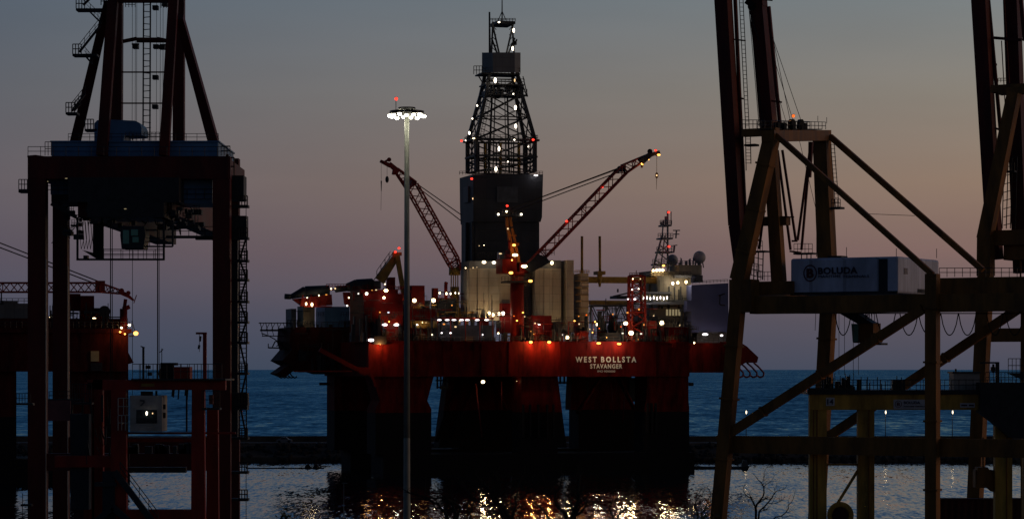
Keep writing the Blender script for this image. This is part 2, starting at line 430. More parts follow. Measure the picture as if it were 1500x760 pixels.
# ------------------------------------------------------------------ ground and water
def sheet(name, rows, m, kind='structure'):
    """rows: list of (y, z, x0, x1, nx)"""
    bm = bmesh.new(); prev = None
    for y, z, x0, x1, n in rows:
        r = [bm.verts.new((x0 + (x1 - x0) * i / n, y, z + (random.uniform(-.15, .15) if z > 3.5 else 0))) for i in range(n + 1)]
        if prev:
            for i in range(n): bm.faces.new([prev[i], prev[i + 1], r[i + 1], r[i]])
        prev = r
    me = bpy.data.meshes.new(name); bm.to_mesh(me); bm.free(); me.materials.append(m)
    o = bpy.data.objects.new(name, me); COL.objects.link(o); o['kind'] = kind; WL[o.name] = Vector((0, 0, 0)); return o
sheet('ground', [(-60, 23.2, -300, 300, 30), (2, 23.2, -300, 300, 30), (20, 22.2, -300, 300, 30), (45, 20, -300, 300, 30), (80, 15, -300, 300, 30), (120, 7, -300, 300, 30), (140, 3.02, -300, 300, 30), (150, 3, -300, 300, 30), (398, 3, -300, 300, 30)], M['ground'])
mb = MB(); mb.cube((0, 398.6, .2), 600, 1.2, 6.0); q = mb.build('quay_edge', M['concrete']); q['kind'] = 'structure'

def water_mat(name, base, octs, lean, patch, rough, spec, tint):
    """water whose wavelets tilt the surface: octs = (scale x, scale y, slope); lean = mean tilt of the faces that show; patch = slow gusts"""
    m = bpy.data.materials.new(name); m.use_nodes = True; nt = m.node_tree; b = nt.nodes['Principled BSDF']; Lk = nt.links.new
    b.inputs['Base Color'].default_value = (*base, 1); b.inputs['Roughness'].default_value = rough; b.inputs['IOR'].default_value = 1.33; b.inputs['Specular Tint'].default_value = (*tint, 1); b.inputs['Specular IOR Level'].default_value = spec
    g = nt.nodes.new('ShaderNodeNewGeometry')
    def vm(op, x, y=None, sc=None):
        n = nt.nodes.new('ShaderNodeVectorMath'); n.operation = op; Lk(x, n.inputs[0])
        if y is not None:
            if isinstance(y, tuple): n.inputs[1].default_value = y
            else: Lk(y, n.inputs[1])
        if sc is not None:
            if isinstance(sc, float): n.inputs['Scale'].default_value = sc
            else: Lk(sc, n.inputs['Scale'])
        return n.outputs[0]
    def noise(sx, sy, rot, det):
        mp = nt.nodes.new('ShaderNodeMapping'); mp.inputs['Scale'].default_value = (sx, sy, 1); mp.inputs['Rotation'].default_value = (0, 0, rot)
        n = nt.nodes.new('ShaderNodeTexNoise'); n.inputs['Scale'].default_value = 1; n.inputs['Detail'].default_value = det; n.inputs['Roughness'].default_value = .6
        Lk(g.outputs['Position'], mp.inputs[0]); Lk(mp.outputs[0], n.inputs['Vector']); return n
    tot = None
    for k, (sx, sy, sl) in enumerate(octs):
        c = vm('SUBTRACT', noise(sx, sy, .06 * (-1) ** k, 3).outputs['Color'], (.5, .5, .5))
        c = vm('MULTIPLY', c, (sl * 2.0, sl * 2.6, 0))
        tot = c if tot is None else vm('ADD', tot, c)
    mr = nt.nodes.new('ShaderNodeMapRange'); mr.inputs['From Min'].default_value = .3; mr.inputs['From Max'].default_value = .7; mr.inputs['To Min'].default_value = 1 - patch[2]; mr.inputs['To Max'].default_value = 1 + patch[2]; mr.clamp = False
    Lk(noise(patch[0], patch[1], 0, 4).outputs['Fac'], mr.inputs['Value'])
    cb = nt.nodes.new('ShaderNodeCombineXYZ'); cb.inputs[1].default_value = -lean; cb.inputs[2].default_value = 0
    leanv = vm('SCALE', cb.outputs[0], None, mr.outputs[0])
    tot = vm('ADD', vm('ADD', tot, leanv), (0, 0, 1))
    nrm = vm('NORMALIZE', tot)
    nt.nodes.remove(b)      # body of the water under a mirror film: what the film sends back is tinted by the water
    df = nt.nodes.new('ShaderNodeBsdfDiffuse'); df.inputs[0].default_value = (*base, 1); gl = nt.nodes.new('ShaderNodeBsdfGlossy'); gl.inputs['Color'].default_value = (*tint, 1); gl.inputs['Roughness'].default_value = rough
    fr = nt.nodes.new('ShaderNodeFresnel'); fr.inputs['IOR'].default_value = 1.33; ms = nt.nodes.new('ShaderNodeMixShader')
    for n_ in (df, gl, fr): Lk(nrm, n_.inputs['Normal'])
    Lk(fr.outputs[0], ms.inputs[0]); Lk(df.outputs[0], ms.inputs[1]); Lk(gl.outputs[0], ms.inputs[2]); Lk(ms.outputs[0], nt.nodes['Material Output'].inputs[0])
    return m
WH = water_mat('harbour_water', (.006, .009, .013), ((1.25, .20, .085), (3.4, .5, .05), (.14, .035, .03)), .05, (.02, .012, .45), .05, .5, (.96, .97, 1))
WS = water_mat('open_sea', (.004, .02, .045), ((.10, .03, .13), (.4, .12, .12)), .15, (.006, .0014, .35), .10, .6, (.44, .72, .80))
sheet('harbour_water', [(398, 0, -900, 900, 4), (752, 0, -900, 900, 4)], WH)
sheet('sea', [(752, 0, -1500, 1500, 4), (3000, 0, -4000, 4000, 4), (300000, 0, -90000, 90000, 4)], WS)

# ------------------------------------------------------------------ breakwater and what stands on it
BW = Frame(750, 742, 0)
mb = MB()
prof = [(742, -2), (742, 1.2), (745, 2.9), (748, 4.6), (748, 4.9), (762, 4.9), (762, 6.45), (764, 6.45), (764, 4.2), (775, -2)]
mb.prism([V(-1500, y, z) for y, z in prof], V(3000, 0, 0))
o = mb.build('breakwater', M['concrete']); o['kind'] = 'structure'
bm = bmesh.new()
for i in range(1500):
    x = random.uniform(-190, 190); f = random.random(); c = V(x, 741.2 + f * 6.0, .3 + f * 4.0); r = random.uniform(.5, 1.25)
    vs = bmesh.ops.create_icosphere(bm, subdivisions=1, radius=r)['verts']
    sc = V(random.uniform(.7, 1.3), random.uniform(.6, 1), random.uniform(.6, 1)); rot = Matrix.Rotation(random.uniform(0, 6), 3, 'Y')
    for v in vs: v.co = c + rot @ Vector((v.co.x * sc.x * random.uniform(.8, 1.15), v.co.y * sc.y, v.co.z * sc.z))
me = bpy.data.meshes.new('armour_rocks'); bm.to_mesh(me); bm.free(); me.materials.append(M['rock'])
o = bpy.data.objects.new('armour_rocks', me); COL.objects.link(o); tag(o, 'dark boulders heaped along the harbour side of the breakwater', 'rocks', kind='stuff')

for px, lab in ((1093, 'lit street lamp on the breakwater just right of the orange rig anchor rack'), (1297, 'lit street lamp on the breakwater beneath the white banner of the yellow gantry'), (1395, 'lit street lamp on the breakwater right of the vertical yellow crane leg')):
    Y = 757; x = (px - CX) / F * Y
    t = thing('street_lamp', lab, 'street lamp', V(x, Y, 4.9), 'street lamps on the breakwater')
    mb = MB(); mb.tube(V(x, Y, 4.9), V(x, Y, 13.2), .13, .07); mb.build('pole', M['steel_mid'], t)
    mb = MB(); mb.bar(V(x, Y, 13.2), V(x, Y - .9, 13.5), .1); mb.build('arm', M['steel_mid'], t)
    lamp(t, V(x, Y - .6, 13.2), .26, 'warm', 'lamp_head', 0, .7, 1.9, None, 'cream')
    lamp_light('street_light', V(x, Y - .8, 12.6), 'warm', 14, t, .12)

# parked car on the breakwater road
s = 752 / F; x = (416 - CX) * s
t = thing('parked_car', 'pale car parked side-on on the breakwater road, left of the rig', 'car', V(x, 753, 4.9))
mb = MB(); pr = [(-2.1, .3), (-2.15, .75), (-1.4, .9), (-.8, 1.42), (.6, 1.45), (1.3, .95), (2.1, .8), (2.15, .3)]
mb.prism([V(x + a, 752.2, 4.9 + b) for a, b in pr], V(0, 1.7, 0)); mb.build('body', M['car'], t)
mb = MB(); mb.prism([V(x + a, 752.17, 4.9 + b) for a, b in ((-1.1, .95), (-.7, 1.34), (.5, 1.36), (1.0, .95))], V(0, 1.76, 0)); mb.build('window', M['glass'], t)
for a in (-1.35, 1.35):
    for yy in (752.15, 753.75):
        mb = MB(); mb.tube(V(x + a, yy, 5.22), V(x + a, yy + .2, 5.22), .32, .32, 12); mb.build('wheel', M['rubber'], t)

# low work boat by the right-hand end of the rig, floating boom with buoys on the left
s = 688 / F
def bx(px): return (px - CX) * s
t = thing('work_boat', 'low dark flat work boat lying beside the right end of the rig', 'boat', V(bx(1052), 688, 0))
mb = MB(); mb.prism([V(bx(1008), 686, .9), V(bx(1012), 686, -.4), V(bx(1094), 686, -.4), V(bx(1097), 686, .75), V(bx(1080), 686, .6), V(bx(1030), 686, .6)], V(0, 4.5, 0)); mb.build('hull', M['steel'], t)
mb = MB(); mb.prism([V(bx(1086), 687, .6), V(bx(1096), 687, .6), V(bx(1094), 687, 2.1), V(bx(1088), 687, 2.3)], V(0, 2.4, 0)); mb.build('wheelhouse', M['steel_mid'], t)
mb = MB(); mb.tube(V(bx(1022), 686.3, 0.6), V(bx(1022), 686.3, 1.9), .06); mb.tube(V(bx(1022), 686.3, 1.9), V(bx(1012), 686.3, 1.1), .05); mb.build('bollard_rail', M['steel'], t)
t = thing('floating_boom', 'thin dark floating boom line on the harbour water left of the rig', 'floating boom', V(bx(420), 690, 0))
mb = MB(); mb.path([V(bx(360 + i * 6), 690 + math.sin(i) * .3, .12) for i in range(20)], .17, 6); mb.build('boom_line', M['orange_float'], t)
for px, lab in ((450, 'round dark buoy on the boom line, farther from the rig'), (462, 'round dark buoy on the boom line, nearer the rig')):
    mb = MB(); mb.ball(V(bx(px), 689.6, .35), .75, .75, .75, 12, 8); mb.tube(V(bx(px), 689.6, .9), V(bx(px), 689.6, 1.5), .12, .08)
    o = mb.build('buoy', M['orange_float'], None, world=V(bx(px), 689.6, 0)); tag(o, lab, 'buoy', 'buoys on the floating boom')

# ------------------------------------------------------------------ high mast light
ym = 200.0; sm = ym / F
def mp_(px, py): return V((px - CX) * sm, ym, CAMZ - (py - HY) * sm)
xm = (596 - CX) * sm
root = thing('high_mast_light', 'tall slender floodlight mast with a ring of glaring lamps before the rig', 'light mast', V(xm, ym, 3))
mb = MB(); zt = mp_(596, 168).z
mb.tube(V(xm, ym, 3), V(xm, ym, 20), .30, .235, 14, False); mb.tube(V(xm, ym, 20), V(xm, ym, zt), .235, .17, 14); mb.build('pole', M['mast'], root)
mb = MB(); mb.tube(V(xm, ym, 2.9), V(xm, ym, 3.3), .6, .55, 12); mb.build('base_plate', M['steel_mid'], root)
zr = mp_(0, 167).z
mb = MB()
for k in range(20):
    a0, a1 = 2 * math.pi * k / 20, 2 * math.pi * (k + 1) / 20
    mb.bar(V(xm + 1.2 * math.cos(a0), ym + 1.2 * math.sin(a0), zr + .1), V(xm + 1.2 * math.cos(a1), ym + 1.2 * math.sin(a1), zr + .1), .12, .22)
for k in range(6):
    a0 = 2 * math.pi * k / 6 + .2; mb.bar(V(xm, ym, zr + .16), V(xm + 1.18 * math.cos(a0), ym + 1.18 * math.sin(a0), zr + .1), .1, .16)
mb.build('lamp_ring', M['steel'], root)
mb = MB(); mb.tube(V(xm, ym, mp_(0, 160.5).z), V(xm, ym, mp_(0, 157.5).z), .66, .62, 16)
for sx in (-.35, 0, .35): mb.bar(V(xm + sx, ym, zr), V(xm + sx, ym, zr + .42), .12)
mb.tube(V(xm, ym, zt), V(xm, ym, zr + .3), .22, .2, 10); mb.build('winch_head', M['steel'], root)
for k in range(15):
    a0 = 2 * math.pi * (k + .3) / 15; rr = 1.27
    lamp(root, V(xm + rr * math.cos(a0), ym + rr * math.sin(a0), zr - .17 + .06 * math.sin(k * 2.1)), .115, 'mast', 'floodlight', 0, 1.35, .9)
mb = MB(); p = mp_(580, 156); mb.tube(V(p.x, ym, zr + .2), V(p.x, ym, mp_(0, 147).z), .025); mb.build('beacon_post', M['steel'], root)
lamp(root, mp_(580.5, 145), .12, 'red', 'beacon')
for k in range(4):
    a0 = 2 * math.pi * k / 4 + .6; lamp_light('mast_lamp_light', V(xm + 1.1 * math.cos(a0), ym + 1.1 * math.sin(a0), zr - .35), 'mast', 65, root, .25)

# thin low lamp post on the quay
yl = 300.0; x = (503.5 - CX) / F * yl; zl = CAMZ - (708 - HY) / F * yl
t = thing('lamp_post', 'thin short unlit lamp post at the quay edge, left of the tall mast', 'lamp post', V(x, yl, 3))
mb = MB(); mb.tube(V(x, yl, 3), V(x, yl, zl), .07, .05); mb.build('pole', M['steel_mid'], t)
mb = MB(); mb.cube((x + .1, yl, zl + .05), .55, .2, .1); mb.build('lamp_head', M['steel_mid'], t)

# ------------------------------------------------------------------ bare trees and bushes on the slope below the eye
def hill_z(y):
    pts = [(-60, 23.2), (2, 23.2), (20, 22.2), (45, 20), (80, 15), (120, 7), (140, 3.02), (400, 3)]
    for (a, za), (b, zb) in zip(pts, pts[1:]):
        if a <= y <= b: return za + (zb - za) * (y - a) / (b - a)
    return 3
def grow(mb, p, d, ln, r, depth, rnd, spread=.6, up=.12):
    n = 6; q = p
    for i in range(n):
        d = (d + Vector((rnd.uniform(-.38, .38), rnd.uniform(-.3, .3), rnd.uniform(-.3, .32) + up * .3))).normalized()
        q2 = q + d * (ln / n); r2 = r * (1 - .42 * (i + 1) / n)
        mb.tube(q, q2, r * (1 - .42 * i / n), r2, 5 if r > .02 else 4, False)
        if depth > 0 and rnd.random() < .55:
            a = rnd.uniform(0, 6.28); sd = Vector((math.cos(a), math.sin(a) * .7, rnd.uniform(-.05, .45)))
            grow(mb, q2, (d * (1 - spread * .5) + sd * spread).normalized(), ln * rnd.uniform(.5, .72), r2 * rnd.uniform(.5, .68), depth - 1, rnd, spread, up)
        q = q2
    if depth > 0: grow(mb, q, d, ln * .6, r * .5, depth - 1, rnd, spread, up)
def limb_tree(px, Y, limbs, r, seed, lab, name='bare_tree', cat='tree', grp='bare trees on the slope', tw=1.0):
    """bare tree: a trunk out of the slope and crooked limbs, each with side shoots and twigs; limbs give the survey's columns and rows of the limb's bends"""
    rnd = random.Random(seed); sc = Y / F; x = (px - CX) * sc; z0 = hill_z(Y) - .1
    t = thing(name, lab, cat, V(x, Y, z0), grp); mt = MB(); mc = MB()
    fork = V(x, Y, CAMZ - (782 - HY) * sc)
    mid = V(x + rnd.uniform(-.15, .15), Y, (z0 + fork.z) / 2); mt.tube(V(x, Y, z0), mid, r * 1.35, r * 1.15, 8); mt.tube(mid, fork, r * 1.15, r, 8)
    for pts, w0, w1 in limbs:
        P = [fork]; dy = rnd.uniform(-.5, .5)
        for i, (a, c) in enumerate(pts):
            P.append(V((a - CX) * sc, Y + dy * (i + 1) / len(pts), CAMZ - (c - HY) * sc))
        # finer crooked course
        Q = [P[0]]
        for p0, p1 in zip(P, P[1:]):
            L_ = (p1 - p0).length
            for k in (1, 2, 3):
                q = p0.lerp(p1, k / 3)
                if k < 3: q += Vector((rnd.gauss(0, .05), rnd.gauss(0, .05), rnd.gauss(0, .05))) * min(1, L_)
                Q.append(q)
        n = len(Q) - 1; wr = [(w0 + (w1 - w0) * (i / n)) * sc / 2 for i in range(n + 1)]
        for i in range(n):
            mc.tube(Q[i], Q[i + 1], wr[i], wr[i + 1], 6, False)
            if i >= 3 and rnd.random() < .75 * tw:
                d = (Q[i + 1] - Q[i]).normalized(); sd = Vector((d.z, rnd.uniform(-.8, .8), -d.x)) * rnd.choice((-1, 1))
                grow(mc, Q[i], (d * .6 + sd * .8).normalized(), rnd.uniform(.16, .42), max(wr[i] * .5, .0065), 2 if rnd.random() < .6 else 1, rnd, .7, .15)
        grow(mc, Q[-1], (Q[-1] - Q[-2]).normalized(), .25, wr[-1], 1, rnd, .6, .1)
    mt.build('trunk', M['bark'], t); mc.build('crown', M['bark'], t)
limb_tree(662, 62, [([(655, 756), (642, 738), (625, 728), (608, 724)], 6, 2.5), ([(668, 752), (662, 738), (650, 731), (636, 729)], 5, 2), ([(675, 742), (660, 732), (648, 722)], 4, 1.6), ([(690, 757), (684, 744), (688, 728), (682, 716)], 4, 1.5)], .10, 3, 'bare leafless tree beside the foot of the tall light mast')
limb_tree(748, 58, [([(745, 756), (736, 744), (724, 733), (717, 721), (711, 711), (703, 702)], 10, 2.5), ([(728, 738), (712, 740), (700, 733), (690, 722)], 5, 1.6), ([(752, 752), (757, 738), (756, 724), (762, 706)], 5, 1.5), ([(722, 730), (723, 716), (729, 704)], 3.5, 1.3)], .16, 11, 'bare leafless tree with the thickest leaning limb, before the brightest glints')
limb_tree(836, 64, [([(838, 757), (844, 745), (848, 731), (848, 716), (851, 698)], 9, 2), ([(830, 752), (816, 742), (812, 730), (818, 716), (823, 700)], 6, 1.6), ([(812, 732), (804, 724), (792, 714)], 4, 1.4), ([(850, 742), (862, 736), (878, 732)], 4, 1.4), ([(800, 752), (792, 742), (778, 736)], 4, 1.5)], .13, 23, 'bare leafless tree before the dark water between two patches of glints')
limb_tree(900, 66, [([(898, 757), (893, 744), (897, 730)], 4, 1.4), ([(908, 752), (922, 742), (930, 732)], 4, 1.3)], .08, 31, 'low bare leafless tree with thin twigs below the white lettering')
limb_tree(1110, 75, [([(1107, 752), (1108, 738), (1117, 726), (1118, 713), (1112, 704)], 4, 1.4), ([(1112, 748), (1124, 736), (1132, 724), (1136, 719)], 3.2, 1.2), ([(1106, 742), (1100, 728), (1090, 721)], 3, 1.1), ([(1130, 764), (1152, 752), (1162, 736)], 2.4, 1)], .05, 41, 'small bare sapling just right of the leaning yellow crane leg', 'bare_sapling', 'sapling', 'bare saplings', .8)
limb_tree(1024, 75, [([(1022, 752), (1018, 738), (1022, 724)], 3.4, 1.2), ([(1028, 752), (1036, 738), (1040, 728)], 3, 1.1), ([(1016, 758), (1008, 744)], 2.5, 1)], .05, 57, 'small bare sapling just left of the leaning yellow crane leg', 'bare_sapling', 'sapling', 'bare saplings', .8)
def bush(px, Y, top_py, wpx, seed, lab):
    rnd = random.Random(seed); s = Y / F; x = (px - CX) * s; z0 = hill_z(Y) - .1; zt = CAMZ - (top_py - HY) * s; w = wpx * s
    t = thing('bush', lab, 'bush', V(x, Y, z0), 'low dark bushes at the bottom edge')
    bm = MB(); st = MB()
    for i in range(16):
        a = rnd.uniform(0, 6.28); q = V(x + math.cos(a) * w * .4 * rnd.random(), Y + math.sin(a) * w * .4 * rnd.random(), z0 + (zt - z0) * rnd.uniform(.75, .97)); st.tube(V(x, Y, z0), q, .03, .008, 4)
        for k in range(90):
            c = q + V(rnd.gauss(0, w * .12), rnd.gauss(0, w * .12), rnd.gauss(0, .13) - .1)
            d = Vector((rnd.gauss(0, 1), rnd.gauss(0, 1), rnd.gauss(0, .7) + .5)).normalized(); e = d.cross(Vector((rnd.gauss(0, 1), rnd.gauss(0, 1), rnd.gauss(0, 1)))).normalized()
            l_ = rnd.uniform(.06, .12)
            bm.face([bm.bm.verts.new(c), bm.bm.verts.new(c + d * l_ * .5 + e * l_ * .25), bm.bm.verts.new(c + d * l_), bm.bm.verts.new(c + d * l_ * .5 - e * l_ * .25)])
    st.build('stem', M['bark'], t); bm.build('foliage', M['leaf'], t)
bush(428, 60, 749, 44, 5, 'low dark leafy bush at the bottom edge, left of the tall mast')
bush(1040, 60, 742, 34, 6, 'low dark leafy bush at the foot of the leaning yellow crane leg')
# ------------------------------------------------------------------ the lit drilling rig
RG = Frame(540, 655, 15)
rig = thing('drilling_rig', 'lit red semi-submersible drilling rig with white lettering and a tall dark derrick', 'drilling rig', RG.at(0, 0, 0))
def sh(name, m, fn, parent=rig, bevel=0):
    mb = MB(); fn(mb); return mb.build(name, m, parent, bevel)
rp = RG.p; rs = RG.s
HW = M['hull_red']; DW = 55.0
zt_h, zb_h = rp(775, 500, 0).z, rp(775, 551, 0).z
def ubox(mb, u0, u1, v0, v1, z0, z1): mb.box(RG.at((u0 + u1) / 2, (v0 + v1) / 2, (z0 + z1) / 2), RG.u * ((u1 - u0) / 2), RG.v * ((v1 - v0) / 2), Zv * ((z1 - z0) / 2))
U1 = (rp(1010, 525, 0) - RG.O).dot(RG.u)
hull = sh('hull', HW, lambda m: ubox(m, 0, U1, 0, DW, zb_h, zt_h))
def plates(m):       # rubbing strakes and plate edges on the front of the hull
    for x in (560, 606, 650, 705, 745, 820, 960): RG.box(m, x, x + 1.2, 502, 549.5, -.12, .14)
    RG.box(m, 541, 1009, 549.2, 551.4, -.22, .25); RG.box(m, 541, 1009, 499.6, 501.6, -.3, .35)
    for x in (663, 694, 860, 985): RG.box(m, x, x + 6, 503, 512, -.25, .27)
sh('hull_plating', HW, plates, hull)
# overhanging ends of the deck with their anchor racks
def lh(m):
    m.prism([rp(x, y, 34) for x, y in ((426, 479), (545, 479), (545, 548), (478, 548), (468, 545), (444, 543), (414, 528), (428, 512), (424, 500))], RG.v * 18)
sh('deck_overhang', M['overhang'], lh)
def rh(m):
    m.prism([rp(x, y, 8) for x, y in ((1006, 502), (1074, 502), (1079, 510), (1072, 545.5), (1006, 545.5))], RG.v * 30)
sh('deck_overhang', HW, rh)
def ra(m):
    m.prism([rp(x, y, 6) for x, y in ((1070, 500), (1086, 502), (1094, 507), (1111, 523), (1109, 531), (1094, 530), (1068, 545))], RG.v * 12)
sh('anchor_bolster', M['rig_red'], ra)
for i in range(4):
    dx = i * 10
    sh('anchor_hook', M['boom_red'], lambda m: RG.path(m, [(1074 + dx, 531), (1081 + dx, 537), (1089 + dx, 546), (1088 + dx, 551), (1083 + dx, 552.5), (1078 + dx, 549)], 5 + i * 2.2, 2.6))
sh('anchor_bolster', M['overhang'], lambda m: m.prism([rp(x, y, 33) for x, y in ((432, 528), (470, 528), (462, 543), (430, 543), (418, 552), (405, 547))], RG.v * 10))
for i in range(5):
    dx = i * 5
    sh('anchor_hook', M['steel'], lambda m: RG.path(m, [(404.5 + dx, 546), (408 + dx, 551), (412 + dx, 553.5), (415 + dx, 551)], 32.5 + i * .5, 1.9))
def chute(m):
    RG.bar(m, (468, 512), (537, 548), -1, 6.5, -1, 5); RG.bar(m, (430, 543.5), (516, 543.5), -1, 2, -1, 2)
    m.prism([rp(x, y, -1.5) for x, y in ((518, 537), (541, 538), (540, 549), (528, 547))], RG.v * 1.5)
    for a, b in (((540, 539), (543, 548)), ((543, 548), (548, 558)), ((548, 558), (550, 566))): RG.bar(m, a, b, -1, 4, -1, 4)
sh('anchor_chute', M['rig_red'], chute)
sh('mooring_rope', M['rope'], lambda m: m.path([rp(480, 516, -.5), rp(484, 528, -.5), rp(492, 540, -.5)], .1))
# columns, tapered where the photo shows it, and the pontoons they stand on
def col(name, xa, xb, v0, v1, ytop=550, flare=0, base=None):
    def f(m):
        a0, a1 = rp(xa, 600, v0), rp(xb, 600, v0)
        zt = zb_h + .05
        for (zl, zh, f0, f1) in ((4.6, 15.5, base or 0, base or 0), (15.5, 17.5, base or 0, 0), (17.5, zt, 0, flare)):
            w = (a1 - a0).length
            lo = [a0 - RG.u * f0, a1 + RG.u * f0]; hi = [a0 - RG.u * f1, a1 + RG.u * f1]
            A = [m.bm.verts.new(Vector((p.x, p.y, zl)) + o) for p, o in ((lo[0], V(0, 0, 0)), (lo[1], V(0, 0, 0)), (lo[1], RG.v * v1), (lo[0], RG.v * v1))]
            B = [m.bm.verts.new(Vector((p.x, p.y, zh)) + o) for p, o in ((hi[0], V(0, 0, 0)), (hi[1], V(0, 0, 0)), (hi[1], RG.v * v1), (hi[0], RG.v * v1))]
            for i in range(4): m.face([A[i], A[(i + 1) % 4], B[(i + 1) % 4], B[i]])
            if zl < 5: m.face(A[::-1])
            if zh > 20: m.face(B)
    c = sh('column', HW, f); return c
col('column', 556, 626, .4, 10, flare=1.6, base=1.0)
col('column', 764, 817, .4, 9)
col('column', 948, 1008.5, .4, 10, base=.2)
col('column', 490, 545, DW - 16, 10)
col('column', 674, 750, DW - 16, 9)
col('column', 852, 925, DW - 16, 9, base=.8)
def pont(v0, v1): return lambda m: ubox(m, 3.4, U1 + 1.0, v0, v1, -1.5, 4.6)
sh('pontoon', HW, pont(-1, 13)); sh('pontoon', HW, pont(DW - 17, DW - 5))
def fend(m):
    for x in (765, 775, 787, 800, 809): RG.box(m, x, x + 3.4, 592, 640, -1.1, 1.0)
    for x in (947, 953, 959): RG.box(m, x, x + 3.4, 590, 634, -1.1, 1.0)
sh('fender_pile', M['rubber'], fend)
def under(m):
    for x in (640, 645, 650, 655): RG.box(m, x, x + 2, 551, 570 - (x % 3), 20, .5)
    RG.box(m, 638, 657, 556, 558, 20, 1); RG.box(m, 639, 656, 566, 568, 20, 1)
    for x in (820, 826, 832): RG.box(m, x, x + 2, 551, 562, 20, .5)
    RG.box(m, 818, 838, 559, 561.5, 20, 1); RG.box(m, 1009.5, 1016, 560, 565, 1, 1.5); RG.box(m, 468, 484, 560, 564, DW - 9, .5)
sh('under_deck_gallery', M['steel'], under)
def hch(m):
    m.prism([rp(x, y, .6) for x, y in ((806, 551.2), (817, 551.2), (830, 655), (806, 655))], RG.v * 7)
    m.prism([rp(x, y, 36) for x, y in ((657, 551.2), (690, 551.2), (690, 655), (643, 655))], RG.v * 6)
    m.prism([rp(x, y, 38) for x, y in ((838, 551.2), (860, 551.2), (860, 600), (836, 600), (836, 588))], RG.v * 5)
sh('column_haunch', HW, hch)
def brc(m):      # sloped braces between columns and deck
    for a, b in (((742, 600), (718, 552)), ((660, 640), (700, 552)), ((846, 604), (880, 552)), ((930, 600), (905, 552)), ((640, 645), (668, 566))): RG.bar(m, a, b, 22, 6, 30, round_=True)
sh('hull_brace', HW, brc)
def riser(m):
    RG.bar(m, (697, 562), (706, 640), 6, 2.2, round_=True); RG.bar(m, (895, 560), (899, 605), 6, 1.5, round_=True); RG.bar(m, (916, 565), (912, 620), 10, 2.0, round_=True)
    RG.bar(m, (735, 558), (735, 600), 6, 2, round_=True)
sh('hanging_hose', M['boom_red'], riser)
sh('draught_scale', M['slate'], lambda m: (RG.box(m, 680, 688, 560, 598, DW - 16.2, .3), RG.box(m, 853, 862, 558, 588, DW - 16.2, .3), RG.box(m, 922, 936, 553, 588, DW - 16.2, .3)))

# ---- deck edge: bulwark, railings, machinery
rnd = random.Random(4)
def bul(m):
    for x0, x1 in ((545, 640), (640, 760), (760, 880), (880, 1010)): RG.rail(m, (x0, 499.5), (x1, 499.5), .6, 6.5, 14, .35)
    RG.rail(m, (430, 478.5), (545, 478.5), 34, 6.5, 14, .35); RG.rail(m, (1010, 501.5), (1074, 501.5), 8, 7, 9, .35)
sh('handrail', M['rail'], bul)
MODS = [  # x0,x1,y0,y1,v,dv,material
 (511, 590, 430, 501, 2, 16, 'deck_red', 'engine_house'), (583, 640, 452, 501, 3, 10, 'deck_red', 'deck_house'), (590, 622, 418, 452, 12, 10, 'deck_red', 'deck_house'),
 (641, 724, 476, 501, 2, 4, 'steel', 'pipe_rack'), (596, 640, 470, 480, 2, 5, 'ochre', 'valve_skid'), (632, 668, 436, 470, 14, 8, 'steel', 'pump_unit'),
 (606, 630, 440, 470, 16, 8, 'steel_mid', 'pump_unit'), (728, 748, 444, 488, 8, 6, 'deck_red', 'winch_house'), (770, 808, 462, 500, 6, 8, 'deck_red', 'winch_house'), (800, 824, 471, 500, 7, 8, 'steel', 'winch_house'),
 (880, 908, 487, 503, 1, 6, 'rubber', 'tank_box'), (925, 962, 470, 500, 6, 9, 'deck_red', 'deck_house'), (961, 1012, 479, 503, 1.5, 9, 'deck_red', 'deck_house'),
 (421, 434, 452, 480.5, 40, 8, 'grey', 'store_box'), (434, 461, 448, 480.5, 36, 8, 'cream', 'store_box'), (461, 512, 449, 480.5, 36, 12, 'blue', 'store_box'),
 (700, 716, 470, 490, 5, 4, 'rig_red', 'valve_skid'), (843, 862, 486, 501, 5, 5, 'rig_red', 'valve_skid'), (546, 566, 492, 504, -1.2, 1.2, 'steel', 'lamp_gallery'),
]
for x0, x1, y0, y1, v, dv, m_, nm in MODS: sh(nm, M[m_], lambda m: RG.box(m, x0, x1, y0, y1, v, dv))
def clutter(seed, x0, x1, y0, y1, v0, v1, n, mname, nm):
    r_ = random.Random(seed); mb = MB()
    for i in range(n):
        x = r_.uniform(x0, x1); v = r_.uniform(v0, v1); k = r_.random(); h = r_.uniform(2, (y1 - y0))
        if k < .35: RG.box(mb, x, x + r_.uniform(1.5, 7), y1 - h * .6, y1, v, r_.uniform(.5, 2.5))
        elif k < .6: RG.bar(mb, (x, y1), (x, y1 - h), v, r_.uniform(.5, 1.4), round_=True)
        elif k < .8: RG.bar(mb, (x, y1 - h), (x + r_.uniform(5, 26), y1 - h), v, r_.uniform(.5, 1.5), round_=True)
        else: RG.rail(mb, (x, y1 - h * .7), (x + r_.uniform(8, 20), y1 - h * .7), v, 6, 5, .3)
    return mb.build(nm, M[mname], rig)
clutter(1, 600, 740, 462, 500, 1, 14, 60, 'steel', 'deck_piping'); clutter(2, 800, 1010, 462, 500, 1, 14, 60, 'steel', 'deck_piping'); clutter(3, 590, 670, 425, 470, 10, 24, 45, 'rig_red', 'deck_piping')
clutter(4, 515, 590, 415, 440, 3, 16, 40, 'rig_red', 'deck_piping'); clutter(5, 865, 960, 450, 500, 4, 22, 60, 'rig_red', 'deck_piping'); clutter(6, 600, 690, 430, 475, 6, 18, 35, 'ochre', 'deck_piping')
clutter(8, 765, 845, 470, 500, 2, 6, 35, 'rig_red', 'deck_piping')
